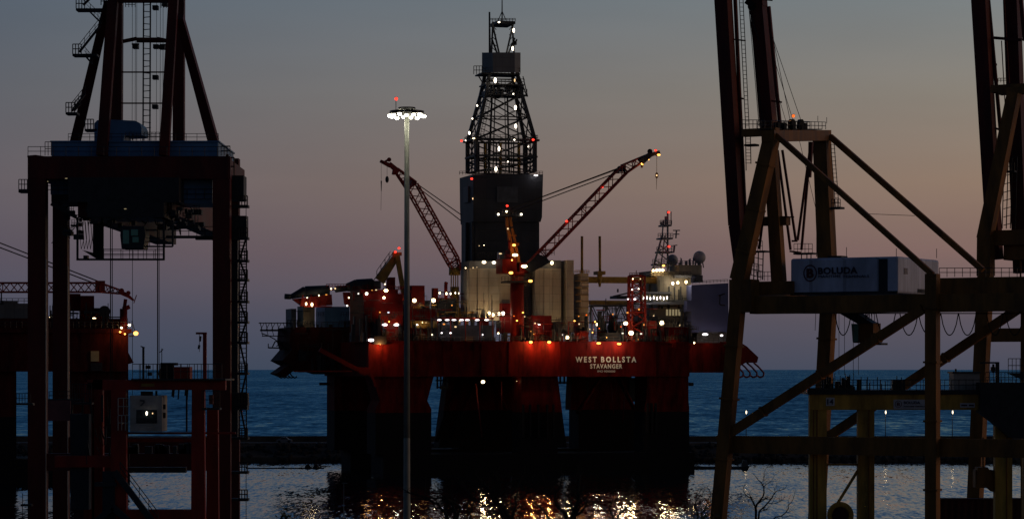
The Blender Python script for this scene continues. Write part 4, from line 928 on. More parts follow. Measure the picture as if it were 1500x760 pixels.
# ---- lamps of the rig
LM = [  # px, py, r px, colour, power W, plane v, sx, sz
 (607, 440, 3.2, 'warm', 900, 8, 1, 1), (635, 440, 3.4, 'warm', 1100, 8, 1, 1), (537, 430, 2.4, 'white', 250, 1.5, 1, 1), (565.5, 425.5, 2.5, 'white', 250, 1.5, 1.4, 1), (562.5, 436, 2.2, 'white', 250, 1.5, 1, 1),
 (563.5, 475.5, 2.2, 'cool', 250, .8, 2, 1), (580.5, 475.5, 2.2, 'cool', 250, 1, 2, 1), (611, 475.5, 1.6, 'white', 80, 1, 1.6, 1), (569, 457.5, 1.4, 'cool', 60, 1, 1.6, 1), (543.5, 498, 2.4, 'cool', 120, -1.6, 2, 1), (557, 504.5, 1.4, 'amber', 1000, -1.2, 1, 1), (555, 470, 1.2, 'amber', 500, .5, 1, 1),
 (619, 472, 1.5, 'warm', 60, 1.5, 1, 1), (624, 472, 1.5, 'warm', 60, 1.5, 1, 1), (570, 471, 1.4, 'amber', 500, .5, 1, 1),
 (448.5, 445, 1.8, 'warm', 200, 27.5, .8, 1.4), (457, 446, 2, 'warm', 250, 27.5, .9, 1.6), (450, 436, 1.2, 'white', 30, 27.5, 1, 1), (467, 432.5, 1.3, 'white', 60, 27.5, 1, 1.3), (478, 431.5, 1.1, 'white', 30, 27.5, 1.6, .8), (485, 423, 1.2, 'warm', 30, 26, 1, 1), (491, 422.5, 1.6, 'warm', 60, 26, 1, 1), (511, 436, 1.6, 'warm', 30, 27, 1, 1), (508.5, 447.5, 1.4, 'white', 40, 27, 1, 1), (525, 430, 1.5, 'white', 40, 1.8, 1, 1), (545, 425, 1, 'white', 20, 1.8, 1.6, .8), (551, 424.6, 1, 'white', 20, 1.8, 1.6, .8), (564, 416, 1.4, 'warm', 40, 18, 1, 1),
 (647, 487.5, 1.5, 'cool', 50, .9, 1.4, 1), (660, 487.5, 1.5, 'cool', 50, .9, 1.4, 1), (707, 490, 1.3, 'cool', 50, .9, 1, 1), (730, 488, 1.6, 'white', 60, .9, 1, 1), (633, 490, 1.3, 'white', 40, .9, 1, 1), (662, 447, 1.3, 'white', 60, 7, 1, 1), (644, 429, 1.5, 'white', 60, 12, 1, 1),
 (654, 430, 1.6, 'white', 40, 12, .8, 1.4), (660, 430, 1.6, 'white', 40, 12, .8, 1.4), (667, 429, 1.6, 'white', 40, 12, .8, 1.4), (672, 429.5, 1.4, 'white', 40, 12, .8, 1.4),
 (716.5, 458.5, 2.2, 'warm', 500, 9, 1, 1.2), (722, 461, 2.3, 'warm', 500, 9, 1, 1.2), (731, 459.5, 2.6, 'white', 500, 7, 1, 1.1), (737, 459, 2.8, 'white', 600, 7, 1, 1.1), (712.5, 465, 1.7, 'warm', 120, 9, 1, 1),
 (754.5, 373.5, 2.5, 'warm', 250, .8, 1.9, .9), (768, 390, 2.7, 'warm', 300, .8, 1.9, .9), (733, 371.5, 1.7, 'warm', 60, .8, 1.9, .8), (748.5, 399.5, 2.4, 'amber', 700, .8, 1.5, .9), (777, 411.5, 2.0, 'amber', 250, .8, 1.8, 1), (730, 314, 1.8, 'white', 60, 1.5, 1, 1), (763.5, 314, 1.8, 'white', 60, 1.5, 1, 1), (742, 310, 1.6, 'warm', 120, 1.6, 1, 1), (744, 335, 1.6, 'warm', 200, 1.5, 1, 1.1), (753, 359, 2.2, 'amber', 400, 1.5, 1.3, .9), (750, 381, 1.6, 'amber', 300, 1.5, 1, 1.2),
 (709, 384, 2.6, 'white', 200, 10, 1.4, 1), (723.5, 384.5, 2.2, 'white', 200, 10, 1.4, 1), (808.5, 385, 2.4, 'white', 200, 10, 1, 1.2), (789, 380, 2.0, 'white', 120, 10, 1, 1), (693, 392, 1, 'warm', 15, 10, 1, 1), (698.5, 391.5, 1, 'warm', 15, 10, 1, 1), (682, 392.5, 1, 'warm', 15, 10, 1, 1), (702, 360, 1, 'warm', 15, 17, 1, 1), (709, 359, 1, 'warm', 15, 17, 1, 1),
 (777.5, 501, 2.0, 'amber', 1500, -.8, 1.5, 1), (804.5, 501, 2.0, 'amber', 1500, -.8, 1.5, 1), (831, 494, 2.8, 'warm', 500, 1, 1, 1), (782, 489, 1, 'amber', 250, 1.5, 1, 1), (790, 475, 1.2, 'white', 300, 5, 2, 1), (818, 473, 1.4, 'warm', 250, 9, 1, 1), (824, 490, 1.2, 'white', 60, 1.5, 1, 1),
 (875, 475, 2.2, 'warm', 250, 10, 1, 1), (877, 502.5, 1.9, 'amber', 1100, -.8, 1.9, .8), (907, 503.5, 1.9, 'amber', 1100, -.8, 1.9, .8), (916.5, 473.5, 3, 'warm', 400, 3, 1.2, 1), (924.5, 487.5, 3.6, 'warm', 500, 2, 1.1, 1), (912, 488, 1.5, 'white', 60, 1.5, 1.8, .9), (939, 488.5, 1.5, 'white', 60, 1.5, 2.0, .9), (943.5, 475.5, 1.6, 'white', 60, 4, 1, 1), (969.5, 473, 3.4, 'warm', 900, 4, 1, 1.1), (996, 476, 1.6, 'warm', 200, 8, 1, 1), (904, 475, 1.2, 'white', 40, 10, 1, 1.4), (864, 482, 1.2, 'warm', 60, 6, 1, 1),
 (926, 424, 1.7, 'white', 60, 3, 1, 1), (935.5, 423, 1.5, 'white', 40, 3, 1, 1), (936, 453, 1.6, 'white', 60, 3, 1, 1), (938, 408.5, 1.4, 'warm', 40, 3, 1, 1), (927, 408.5, 1.1, 'warm', 20, 3, 1, 1), (920, 438, 1.2, 'cool', 40, 3, 1.6, 1), (930, 438, 1.4, 'cool', 40, 3, 1.6, 1),
 (985.5, 415, 2.1, 'white', 300, 12, 1, 1.2), (993, 414, 2.1, 'white', 300, 12, 1, 1.2), (1005, 413, 2.2, 'white', 300, 12, 1, 1.2), (957, 396.5, 2.1, 'warm', 80, 15, 1, 1.2), (962, 396, 2.1, 'warm', 80, 15, 1, 1.2), (966.5, 395.5, 2.1, 'warm', 80, 15, 1, 1.2), (971, 395.5, 2.1, 'warm', 80, 15, 1, 1.2), (972, 389, 1.8, 'amber', 200, 17, 1.3, .9),
 (1033, 489.5, 2.2, 'cool', 150, 9, 2.2, .8), (1057, 491, 1.8, 'cool', 80, 9, 1.4, .8), (1017, 502, 1.7, 'warm', 700, 3, 1, 1), (1083, 467, 1.7, 'white', 0, 10, 1, 1), (707.5, 559, 2.6, 'warm', 350, 3, 1.2, 1), (757, 558, .9, 'dim', 40, 3, 1, 1),
]
LM = LM[:]
lr_ = random.Random(31)
for px, py, r, c, pw, v, sx, sz in LM:
    glowc = c; k_ = .34 * lr_.uniform(.6, 1.3)
    if r < 1.75 and c + '2' in GL and lr_.random() < .6: glowc = c + '2'
    lift = None
    if glowc == 'white' and lr_.random() < .5: glowc = lr_.choice(('warm', 'cream', 'warm'))
    elif glowc == 'white2' and lr_.random() < .5: glowc = lr_.choice(('warm2', 'amber2'))
    if c == 'amber':
        k_ = .65 if v < 0 else (.12 if py < 420 else .25)
        if 870 < px < 910 and py > 500: lamp_light('name_fill_light', rp(px, py, v) + V(0, -2.0, .3), 'white', 480, rig, .4); k_ = .3  # white light added beside the amber lamps to pale the hull lettering
    elif 700 < px < 740 and py > 450: k_ = .4
    elif 510 < px < 590: k_ = .10
    elif px > 980 and py < 420: k_ = .42
    elif py < 400 and 700 < px < 830: k_ = .10
    elif py < 420 and 725 < px < 780: k_ = .25
    nm = 'floodlight' if r >= 1.75 else 'work_light'
    lamp(rig, rp(px, py, v), r * rs(px, v) * (.88 if r > 1.75 else round(lr_.uniform(.55, .9), 1)), c, nm, pw * k_, sx, sz, lift, glowc)
lamp_light('wall_wash_light', rp(800, 473, 8), 'warm', 260, rig, .4); lamp_light('wall_wash_light', rp(816, 466, 8), 'warm', 120, rig, .4); lamp_light('wall_wash_light', rp(690, 464, 7), 'warm', 110, rig, .4); lamp_light('box_light', rp(447, 470, 33), 'warm', 30, rig, .3)
for x_, y_, v_, pw_ in ((790, 484, 2.2, 110), (745, 492, .8, 45), (575, 488, -.8, 90), (932, 484, 2, 80), (985, 497, -.5, 70), (850, 493, 1.5, 60), (560, 462, .4, 45), (620, 490, 0, 50), (690, 496, .2, 40), (1040, 498, 6.5, 60)): lamp_light('deck_glow_light', rp(x_, y_, v_), 'amber', pw_ * 1.0, rig, .5)  # amber lights added without fixtures to spread the glow on deck
for x_, y_, v_, c_, pw_ in ((607, 440, 6, 'warm', 5000), (635, 440, 6, 'warm', 6000), (719, 459, 6, 'warm', 9000), (737, 459, 5, 'warm', 10000), (831, 494, 0, 'warm', 6000), (916.5, 473.5, 2, 'warm', 7000), (924.5, 487.5, 1, 'warm', 9000), (969.5, 473, 3, 'warm', 9000), (985, 415, 11, 'warm', 5000), (707.5, 559, 2, 'warm', 3000), (580, 475, 0, 'white', 2500)): glint_spot('water_glint_light', rp(x_, y_, v_) - Yv * 1.2, c_, pw_ * .22, rig)  # spots added at the lamps only to raise glints on the water
lamp_light('bracket_light', rp(536, 520, -5), 'amber', 90, rig, .4); lamp_light('corner_glow_light', rp(580, 470, .2), 'amber', 70, rig, .4)
for i in range(26): x_ = lr_.uniform(548, 1000); y_ = lr_.uniform(455, 498); lamp(rig, rp(x_, y_, lr_.uniform(-.3, 1.4)), lr_.choice((.7, .9, 1.1)) * rs(x_, 0), 'amber', 'deck_lamp', 10, lr_.choice((1, 1.6)), 1, None, lr_.choice(('amber', 'amber2', 'warm2', 'orange')))
for x in (643.5, 655, 665, 676, 684.5, 699, 713): lamp(rig, rp(x, 468.5, .6), 1.3 * rs(x, 0), 'cool', 'strip_light', 25, 2.5, .7)
for i in range(9): lamp(rig, rp(938 + i * 4.9, 436 + (i % 2), 11.6), 1.1 * rs(940, 11), 'cool', 'strip_light', 12, .8, 2.2)
for px, py, r, c, pw, sx, sz in ((725.5, 118, 2.5, 'white', 60, 1, 2), (755, 158, 2.2, 'white', 40, 1, 2), (755.5, 185, 2.1, 'white', 40, 1, 2), (731, 218, 2.1, 'white', 40, .9, 2.1), (726.5, 248, 2.2, 'white', 60, 1, 2.2), (752.5, 45, 1.8, 'white', 30, 1, 2.3), (751, 71.5, 1.8, 'white', 30, 1, 2.3), (731, 33, 1.3, 'white', 20, 1.6, 1), (699, 155, 1.4, 'white', 20, 1, 1.2), (692, 174, 1.2, 'white', 20, 1, 1.2), (687.5, 195, 1.7, 'white', 30, 1, 1.8), (694, 203, 1.1, 'warm', 10, 2.2, .9), (752, 138, 1.2, 'white', 20, 1, 1.2), (753.5, 205, 1.4, 'white', 20, 1, 1), (744, 237, 1.2, 'white', 20, 1, 1), (774, 215, 1.1, 'white', 10, 1, 1), (754, 118, 1.3, 'dim', 10, 1, 2.4), (785, 257, 1.6, 'cool', 60, 2.4, .8), (682, 206, 1.0, 'white', 5, 1, 1), (692.5, 291, 1.2, 'dim', 10, .8, 1.6)):
    lamp(derr if py < 254 else shed, rp(px, py, DV - .9 if py > 250 else DV + 1 if py > 150 else DV + 3), r * sd_ * .78, c, 'floodlight', pw, sx, sz)
for px, py, v, par in ((676, 206.5, DV, derr), (781, 205, DV, derr), (691, 262, DV - .8, shed), (743, 301.5, 2, pc), (579, 369, 21, kn), (584.5, 363.5, 21, kn), (979.5, 311, 19, None), (980, 361, 18.5, None), (830, 324, 2, bo), (882, 274, 2, bo), (960.5, 220.5, 2, bo)):
    lamp(par or rig, rp(px, py, v), 1.7 * rs(px, v), 'red', 'beacon', 12, 1.1, .9)
lamp(bo, rp(965, 227, 1.5), 1.7 * rs(965, 3), 'amber', 'boom_lamp', 30, 1.4, .8); lamp(bo, rp(941, 240, 1.5), 1.8 * rs(941, 3), 'amber', 'boom_lamp', 30, 1.2, 1); lamp(bo, rp(962, 257, 2), 1.2 * rs(962, 3), 'dim', 'boom_lamp', 0, 1, 1); lamp(bo, rp(950, 234, 1.5), 1.1 * rs(941, 3), 'amber', 'boom_lamp', 0, 1, .8)

# ------------------------------------------------------------------ the second rig, far left
R2 = Frame(100, 600, 11)
r2 = thing('drilling_rig', 'dim red offshore platform cut off by the left edge, with a lowered lattice boom', 'drilling rig', R2.at(0, 10, 0))
r2p = R2.p
def sh2(name, m, fn, parent=r2): mb = MB(); fn(mb); return mb.build(name, m, parent)
h2 = sh2('hull', M['hull_old'], lambda m: (R2.box(m, -130, 188, 487, 544, 0, 45), R2.box(m, -130, 193, 481, 487, -1.2, 47), R2.box(m, -130, 178, 466, 481, 3, 30)))
sh2('column', M['hull_old'], lambda m: R2.box(m, -60, 24, 544, 700, 2, 16)); sh2('column', M['hull_old'], lambda m: R2.box(m, 104, 188, 544, 700, 2, 16))
sh2('pontoon', M['hull_old'], lambda m: R2.box(m, -130, 190, 672, 712, 0, 20))
sh2('deck_bracket', M['hull_old'], lambda m: m.prism([r2p(x, y, 1) for x, y in ((188, 516), (196, 531), (188, 533))], R2.v * 4))
sh2('deck_house', M['grey'], lambda m: (R2.box(m, -100, 44, 444, 466, 6, 14), R2.box(m, 0, 26, 441, 444, 8, 5)))
sh2('deck_house', M['deck_red'], lambda m: (R2.box(m, 118, 138, 433, 467, 8, 8), R2.box(m, 138, 160, 451, 470, 7, 7), R2.box(m, 100, 118, 430, 455, 9, 4)))
sh2('winch', M['steel'], lambda m: (m.tube(r2p(153, 456, 5), r2p(153, 456, 9), 1.3, 1.3, 14), R2.box(m, 124, 148, 455, 459, 4, 6)))
sh2('handrail', M['rail'], lambda m: (R2.rail(m, (-60, 480), (190, 480), -1, 9, 30, .4), R2.rail(m, (-60, 444), (44, 444), 6, 7, 12, .4)))
r2r = random.Random(12)
def c2(m):
    for i in range(50):
        x = r2r.uniform(70, 188); h = r2r.uniform(5, 40); R2.bar(m, (x, 481), (x, 481 - h * (.4 if x > 160 else 1)), r2r.uniform(0, 12), r2r.uniform(.6, 2))
    for i in range(18):
        x = r2r.uniform(60, 160); y = r2r.uniform(445, 480); R2.bar(m, (x, y), (x + r2r.uniform(8, 25), y), r2r.uniform(0, 10), r2r.uniform(.6, 2))
sh2('deck_piping', M['steel'], c2)
bc = sh2('boom_crane', M['deck_red'], lambda m: (R2.bar(m, (181, 490), (181, 452), 0, 11, round_=True), R2.bar(m, (180, 453), (190, 449), 0, 7, w1=6), R2.bar(m, (182, 452), (184, 438), 0, 5)))
sh2('boom', M['boom_red'], lambda m: (m.lattice(r2p(-140, 421, 0), r2p(146, 421, 0), 2.0, 2.0, 26, .2, .11, Zv), m.lattice(r2p(146, 421, 0), r2p(176, 427.5, 0), 2.0, .8, 4, .2, .1, Zv), R2.box(m, 140, 154, 411, 427, -1, 2.5), R2.bar(m, (174, 427), (188, 433), 0, 6), R2.bar(m, (186, 432), (196, 440), 0, 5, w1=3), m.tube(r2p(178, 426, -1), r2p(178, 426, 1), .6, .6, 12), m.tube(r2p(188, 429, -1), r2p(188, 429, 1), .5, .5, 12), R2.bar(m, (196, 444), (200, 432), 0, 1.3)), bc)
sh2('luffing_cable', M['rope'], lambda m: (m.tube(r2p(-20, 348, 0), r2p(144, 412, 0), .13, n=4), m.tube(r2p(-20, 355, 0), r2p(141, 416, 0), .13, n=4)), bc)
sh2('boom_rest', M['steel'], lambda m: (R2.bar(m, (2, 428), (2, 446), 0, 2), R2.box(m, 0, 5, 440, 446, 0, 1)), bc)
sh2('lit_window_panel', M['yellow_panel'], lambda m: R2.box(m, 133, 145, 514, 529, -.25, .2)); sh2('hull_door', M['steel'], lambda m: R2.box(m, 133, 150, 531, 543, -.2, .15))  # yellow panel is a lit window, its light given by colour alone
for px, py, r, c, pw in ((138, 467.5, 2.6, 'warm', 500), (157, 468.5, 2.2, 'amber', 700), (178, 480, 1.4, 'warm', 150), (176, 486, 1.3, 'amber', 900), (189.5, 476, 1.8, 'warm', 200), (199, 488, 3.0, 'amber', 200), (71, 464.5, 1.3, 'warm', 60), (183, 489, 1.2, 'amber', 500)):
    lamp(r2, r2p(px, py, -1.5 if px > 165 else 5), r * R2.s(px, 0), c, 'floodlight', pw * .16, 1.15, 1)
sh2('lamp_bracket', M['steel'], lambda m: (R2.bar(m, (193, 486), (199, 489), -1, 1.2), R2.bar(m, (189, 492), (196, 492), -1, 2), R2.bar(m, (193, 470), (198, 486), -1, 1.2)))
# ------------------------------------------------------------------ dark red ship-to-shore crane on the left, seen along its boom
LC = Frame(190, 273, 0)
GV = 18.0     # rear portal
lc_ = thing('quay_crane', 'dark red quay crane with a blue machinery house, seen end-on at the left', 'crane', V(LC.O.x, 273 + 9, 3))
def lsh(name, m, fn, parent=lc_, bevel=0): mb = MB(); fn(mb); return mb.build(name, m, parent, bevel)
CR = M['crane_red']; lp_ = LC.p
QZ = 3.0
def leg(m, x0, x1, v, dv, ytop):
    a, b = lp_(x0, 540, v), lp_(x1, 540, v); zt = lp_(x0, ytop, v).z
    m.box(Vector(((a.x + b.x) / 2, a.y + dv / 2, (zt + QZ + 1.2) / 2)), Xv * ((b.x - a.x) / 2), Yv * (dv / 2), Zv * ((zt - QZ - 1.2) / 2))
for x0, x1, v, nm in ((40.5, 66.5, 0, 'leg'), (311.5, 336.5, 0, 'leg'), (77, 98.5, GV, 'leg'), (334.5, 349.5, GV, 'leg')):
    lg = lsh('leg', CR, lambda m: leg(m, x0, x1, v, 1.7, 232))
    a, b = lp_(x0, 540, v), lp_(x1, 540, v); c = Vector(((a.x + b.x) / 2, a.y + .85, 3.6))
    lsh('bogie', M['steel'], lambda m: (m.cube(c + Zv * .3, 3.4, 1.3, .8), [m.tube(c + V(dx, -.3, -.2), c + V(dx, .3, -.2), .38, .38, 12) for dx in (-1.2, -.4, .4, 1.2)]), lg)
    lsh('rim_flange', M['cab_white'] if x0 < 99 else CR, lambda m: m.box(Vector((b.x + .035, b.y + .15, 20)), Xv * .03, Yv * .14, Zv * 16), lg)  # left legs get pale strips: rim light from the right put into colour
lsh('portal_beam', CR, lambda m: (LC.box(m, 40.5, 337, 229, 262, -.06, 1.85), LC.box(m, 60, 332, 238, 264, GV, 1.6)))
lsh('side_girder', CR, lambda m: (LC.box(m, 44, 64, 232, 258, 1.7, GV - 1.6), LC.box(m, 313, 335, 232, 258, 1.7, GV - 1.6)))
lsh('sill_beam', CR, lambda m: (LC.box(m, 66, 312, 664, 689, .3, 1.3), LC.box(m, 98, 339, 640, 664, GV + .3, 1.2)))
lsh('corbel', CR, lambda m: (m.prism([lp_(x, y, .05) for x, y in ((40, 228), (52, 227), (66, 229), (66, 231), (40, 231))], V(0, 1.6, 0)), LC.bar(m, (333, 226), (333, 262), -.1, 4)))
# under-deck girders, boom, trolley machinery
lsh('main_girder', CR, lambda m: (LC.box(m, 114, 150, 262, 318, 0, 60), LC.box(m, 218, 252, 262, 312, 0, 60)))
lsh('cross_tie', M['steel'], lambda m: (LC.box(m, 100, 262, 260, 296, -2, 5), LC.box(m, 128, 240, 296, 318, -3, 9), LC.box(m, 75, 120, 285, 296, 3, 8), LC.bar(m, (75, 298), (112, 318), 1, 6, d=3)))
def mess(seed, x0, x1, y0, y1, v0, v1, n):
    r_ = random.Random(seed)
    def f(m):
        for i in range(n):
            x = r_.uniform(x0, x1); y = r_.uniform(y0, y1); v = r_.uniform(v0, v1); k = r_.random()
            if k < .5: LC.box(m, x, x + r_.uniform(3, 14), y, y + r_.uniform(2, 9), v, r_.uniform(.3, 1.5))
            elif k < .8: LC.bar(m, (x, y), (x + r_.uniform(-12, 12), y + r_.uniform(4, 14)), v, r_.uniform(.8, 2.2))
            else: LC.rail(m, (x, y), (x + r_.uniform(8, 18), y), v, 8, 4, .35)
    return f
lsh('trolley_machinery', M['steel'], mess(3, 118, 250, 300, 328, -3, 4, 60))
lsh('hoist_gear', M['slate'], mess(4, 84, 116, 296, 345, -1, 4, 26)); lsh('hoist_gear', M['slate'], mess(8, 246, 288, 300, 332, -1, 4, 34))
lsh('lower_house', M['blue'], lambda m: (LC.box(m, 74, 110, 262, 285, 4, 10), LC.box(m, 248, 311, 262.5, 291, 2, 8), LC.box(m, 256, 311, 291, 298, 2.3, 7)))
lsh('house_rail', M['rail'], lambda m: (LC.rail(m, (249, 291), (312, 291), 1.6, 14, 5, .5), LC.rail(m, (67, 284), (112, 284), 2, 12, 5, .5)))
# machinery house on the portal
hs_ = lsh('machinery_house', M['blue'], lambda m: LC.box(m, 75, 320, 207.5, 230, 1.5, 15), bevel=.12)
lsh('roof_edge', M['blue'], lambda m: LC.box(m, 73.5, 321.5, 206.3, 208.2, 1.3, 15.4), hs_)
lsh('handrail', M['rail'], lambda m: (LC.rail(m, (41, 228.5), (337, 228.5), -.3, 13.5, 16, .45), LC.rail(m, (100, 206), (320, 206), 1.6, 10, 14, .4), LC.rail(m, (66, 228), (75, 228), .4, 20, 2, .5), LC.rail(m, (184, 206), (250, 206), 1.0, 12, 12, .4), LC.rail(m, (324, 228), (337, 228), 1, 14, 3, .5)))
arch = lsh('rope_hood', M['blue'], lambda m: m.prism([lp_(x, y, 3) for x, y in ((138, 208), (138, 181), (142, 176.5), (150, 175), (176, 176), (198, 177), (204, 180), (207, 186), (207, 197), (182, 198), (181, 208), (161, 208), (160, 196), (157, 194), (155, 208))], V(0, 5, 0)))
# pylon
PY = 1.0
def pb(name, a, b, v0, v1, w, w1=None, d=None): return lsh(name, CR, lambda m: LC.bar(m, a, b, v0, w, v1, d or w, w1))
pb('pylon_leg', (149.5, 228), (168, -30), PY, 2, 15.5, 14.5); pb('pylon_leg', (240.5, 228), (256, -30), PY, 2, 14, 13.5)
pb('pylon_leg', (170.5, 207), (171.5, -30), 14, 14, 17, 17); pb('pylon_leg', (262, 207), (262.5, -30), 14, 14, 16.5, 16)
pb('brace', (110.5, 207), (158, 5), 13, 3, 16, 12, 12); pb('brace', (313, 208), (263, 25), 13, 3, 15, 11, 12)
lsh('pylon_tie', CR, lambda m: (LC.box(m, 165, 255, -8, 3, 2, 1), LC.bar(m, (180, 61), (200, 57), 6, 5), LC.bar(m, (200, 57.5), (230, 57.5), 6, 4), LC.bar(m, (230, 57), (250, 61), 6, 5), LC.bar(m, (200, 61), (245, 61), 6.5, 3.5), LC.bar(m, (178, 106), (246, 106), 8, 2), LC.bar(m, (178, 151.5), (255, 151.5), 8, 2)))
def cage(m):
    for x in (210.5, 220.5): LC.bar(m, (x, -30), (x - 1, 206), 8, 2.0)
    for i in range(26): LC.bar(m, (210, -28 + i * 9), (221, -28 + i * 9 + (1 if i % 2 else -1)), 8, 1.1)
lsh('ladder_mast', M['steel_mid'], cage)
lsh('guide_rope', M['rope'], lambda m: [LC.bar(m, (x, -20), (x - .5, 206), 9, .55) for x in (194, 198.5, 200.5, 229.5, 235, 239)])
lsh('rope_sheave', M['steel'], lambda m: ([LC.box(m, x, x + 8, y, y + 6, 8, 1) for x, y in ((194, 65), (224, 65), (233, 66), (223, 8), (223, 110), (222.5, 153), (237, 3))], [LC.bar(m, (x, y), (x + 11, y), 8, 2.2) for x, y in ((193, 65), (234, 66))], LC.rail(m, (184, 11), (198, 11), 7, 8, 3, .5), LC.rail(m, (236, 12), (248, 12), 7, 8, 3, .5)))
def stair(m):
    for x0, x1, y in ((111, 158, 12.5), (106, 142, 79), (96, 113, 164.5), (124, 142, 189)):
        LC.box(m, x0, x1, y, y + 3.2, 3, 1.6); LC.rail(m, (x0 + .5, y), (x0 + 13, y), 3, 14, 3, .7)
    LC.rail(m, (148, 8), (160, 8), 3, 12, 3, .7)
    for a, b in (((127, 13), (149, 35)), ((116, 77), (147, 38)), ((123, 80), (135, 94)), ((105, 163), (125, 138)), ((122, 8), (132, -2)), ((108, 163), (118, 152))):
        LC.bar(m, a, b, 3, 2.2, d=8); LC.bar(m, (a[0], a[1] - 12), (b[0], b[1] - 12), 3, .8); LC.bar(m, (a[0], a[1] - 6), (b[0], b[1] - 6), 3, .6)
        for f in (.25, .5, .75, 1): x, y = a[0] + (b[0] - a[0]) * f, a[1] + (b[1] - a[1]) * f; LC.bar(m, (x, y), (x, y - 12), 3, .7)
lsh('pylon_stair', M['steel'], stair)
lsh('end_platform', M['steel'], lambda m: (LC.box(m, 27, 40.5, 277, 282, 0, 1.6), LC.rail(m, (27.5, 277), (40, 277), 0, 14, 3, .6)))
# stair tower down the right-hand legs
def tower(m):
    for y in (300, 347, 380, 408, 440, 470, 500, 545, 590, 640, 690, 730):
        LC.box(m, 336, 363, y, y + 3.6, 2.2, 1.8); LC.rail(m, (350, y), (362.5, y), 2.2, 13, 3, .8); LC.bar(m, (360.5, y - 13), (360.5, y + 30), 2.2, .9)
    ys = (347, 380, 408, 440, 470, 500, 545, 590, 640)
    for i, (a, b) in enumerate(zip(ys, ys[1:])):
        for k in range(7): yy = a + (b - a) * (k + .5) / 7; LC.box(m, 351.5, 360.5, yy, yy + 1.1, 2.4, .8)
        LC.bar(m, (351, a), (351, b), 2.4, 1.2); LC.bar(m, (361, a), (361, b), 2.4, 1.8); LC.bar(m, (351, a if i % 2 else b), (361, b if i % 2 else a), 2.9, 2.6)
    LC.box(m, 337, 357, 257, 293, 2.5, 3); LC.rail(m, (336, 257), (343, 257), 1, 26, 1, 1); LC.box(m, 338, 361, 316, 348, 2.6, 2); LC.box(m, 336, 362, 575, 600, 2.4, 2)
lsh('stair_tower', M['steel'], tower)
lsh('lift_shaft', M['slate'], lambda m: LC.box(m, 337, 348, 350, 640, 6, 1.5))
# trolley with operator cab and its hanging frame
tr = lsh('trolley_frame', M['steel'], lambda m: (LC.bar(m, (113.5, 318), (113.5, 381), -2, 3), LC.bar(m, (240, 322), (240, 381), -2, 3), LC.bar(m, (112, 380), (241, 380), -2, 3), LC.bar(m, (150, 312), (150, 380), 1, 3), LC.bar(m, (196, 361), (253, 361), -2, 2.5), LC.bar(m, (253, 322), (253, 361), -2, 2.5), LC.bar(m, (160, 332), (176, 337), -2, 2), LC.bar(m, (205, 337), (230, 337), -2, 2.5), LC.box(m, 122, 128, 374, 381, -2.4, 1), LC.rail(m, (152, 379), (240, 379), -2, 14, 7, .5), LC.rail(m, (208, 361), (253, 361), -2, 13, 4, .5), LC.rail(m, (150, 381), (240, 381), 1.5, 14, 6, .4)))
lsh('festoon_curtain', M['rubber'], lambda m: m.prism([lp_(x, y, -1) for x, y in ((136, 326), (151, 326), (151, 380), (143, 380), (120, 366), (136, 370))], V(0, .5, 0)))
lsh('cable_loop', M['rubber'], lambda m: [LC.path(m, [(116 + i * 4, 322), (117 + i * 4.5, 345), (119 + i * 4.5, 365), (123 + i * 4, 350), (121 + i * 4, 325)], -1 + i * .2, .8) for i in range(6)])
cb = lsh('operator_cab', M['slate'], lambda m: m.prism([lp_(x, y, -3) for x, y in ((177, 331), (211, 331), (213, 345), (210, 364), (178, 364), (176, 345))], V(0, 3.2, 0)))
lsh('cab_window', M['green_glass'], lambda m: (LC.box(m, 192, 202, 336, 345, -3.1, .15), LC.box(m, 194, 203, 347, 355, -3.1, .15), LC.box(m, 180, 189, 337, 357, -3.06, .1)), cb)
lsh('walkway', M['steel'], lambda m: (LC.box(m, 243, 312, 345, 348.5, .6, 1.2), LC.rail(m, (253, 345), (312, 345), .6, 13, 5, .5), LC.rail(m, (268, 332), (290, 332), 0, 18, 5, .5), LC.box(m, 262, 290, 330, 334, 0, 1.5), LC.box(m, 286, 313, 347, 351, .6, 1)))
lsh('hanging_ladder', M['steel'], lambda m: ([LC.bar(m, (x, 310), (x, 334), -.4, 1) for x in (268, 275)], [LC.bar(m, (268, 312 + 4 * i), (275, 312 + 4 * i), -.4, .8) for i in range(6)]))
lsh('hoist_rope', M['rope'], lambda m: [LC.bar(m, (x, 325), (x, 562 if x != 194 else 620), -.5, w_, round_=True) for x, w_ in ((162, 1.6), (164.5, 1.2), (194, .8), (231, 1.8), (233.2, .9))])
for x, y in ((97, 261.5), (183.5, 306), (70, 266)): lamp(lc_, lp_(x, y, -.4 if x < 150 else -3.5), .06, 'dim', 'bulkhead_lamp', 0, 2.2 if x > 90 else 1, .8, None, 'pane')

# ------------------------------------------------------------------ low bright red portal frame with a white cab, in front of that crane
YF = Frame(230, 246, 0); yp = YF.p
yf = thing('portal_frame', 'low bright red portal machine with an off-white cab, between the dark red crane legs', 'portal crane', V(YF.O.x, 249, 3))
def ysh(name, m, fn, parent=yf, bevel=0): mb = MB(); fn(mb); return mb.build(name, m, parent, bevel)
FR = M['frame_red']
def yleg(x0, x1, v, dv, yt, w1=0): 
    def f(m):
        a, b = yp(x0, 600, v), yp(x1, 600, v); zt = yp(x0, yt, v).z; c = (a + b) / 2
        m.bar(Vector((c.x, a.y + dv / 2, 3.2)), Vector((c.x, a.y + dv / 2, zt)), (b.x - a.x) + w1, dv, b.x - a.x, dv, side=Xv)
    return f
for x0, x1, v, yt in ((281, 299, 0, 556), (163, 184, 0, 556), (303, 319, 7, 600), (136, 150, 7, 556), (124, 137, 7, 560)):
    lg = ysh('leg', FR, yleg(x0, x1, v, .95, yt, .25)); 
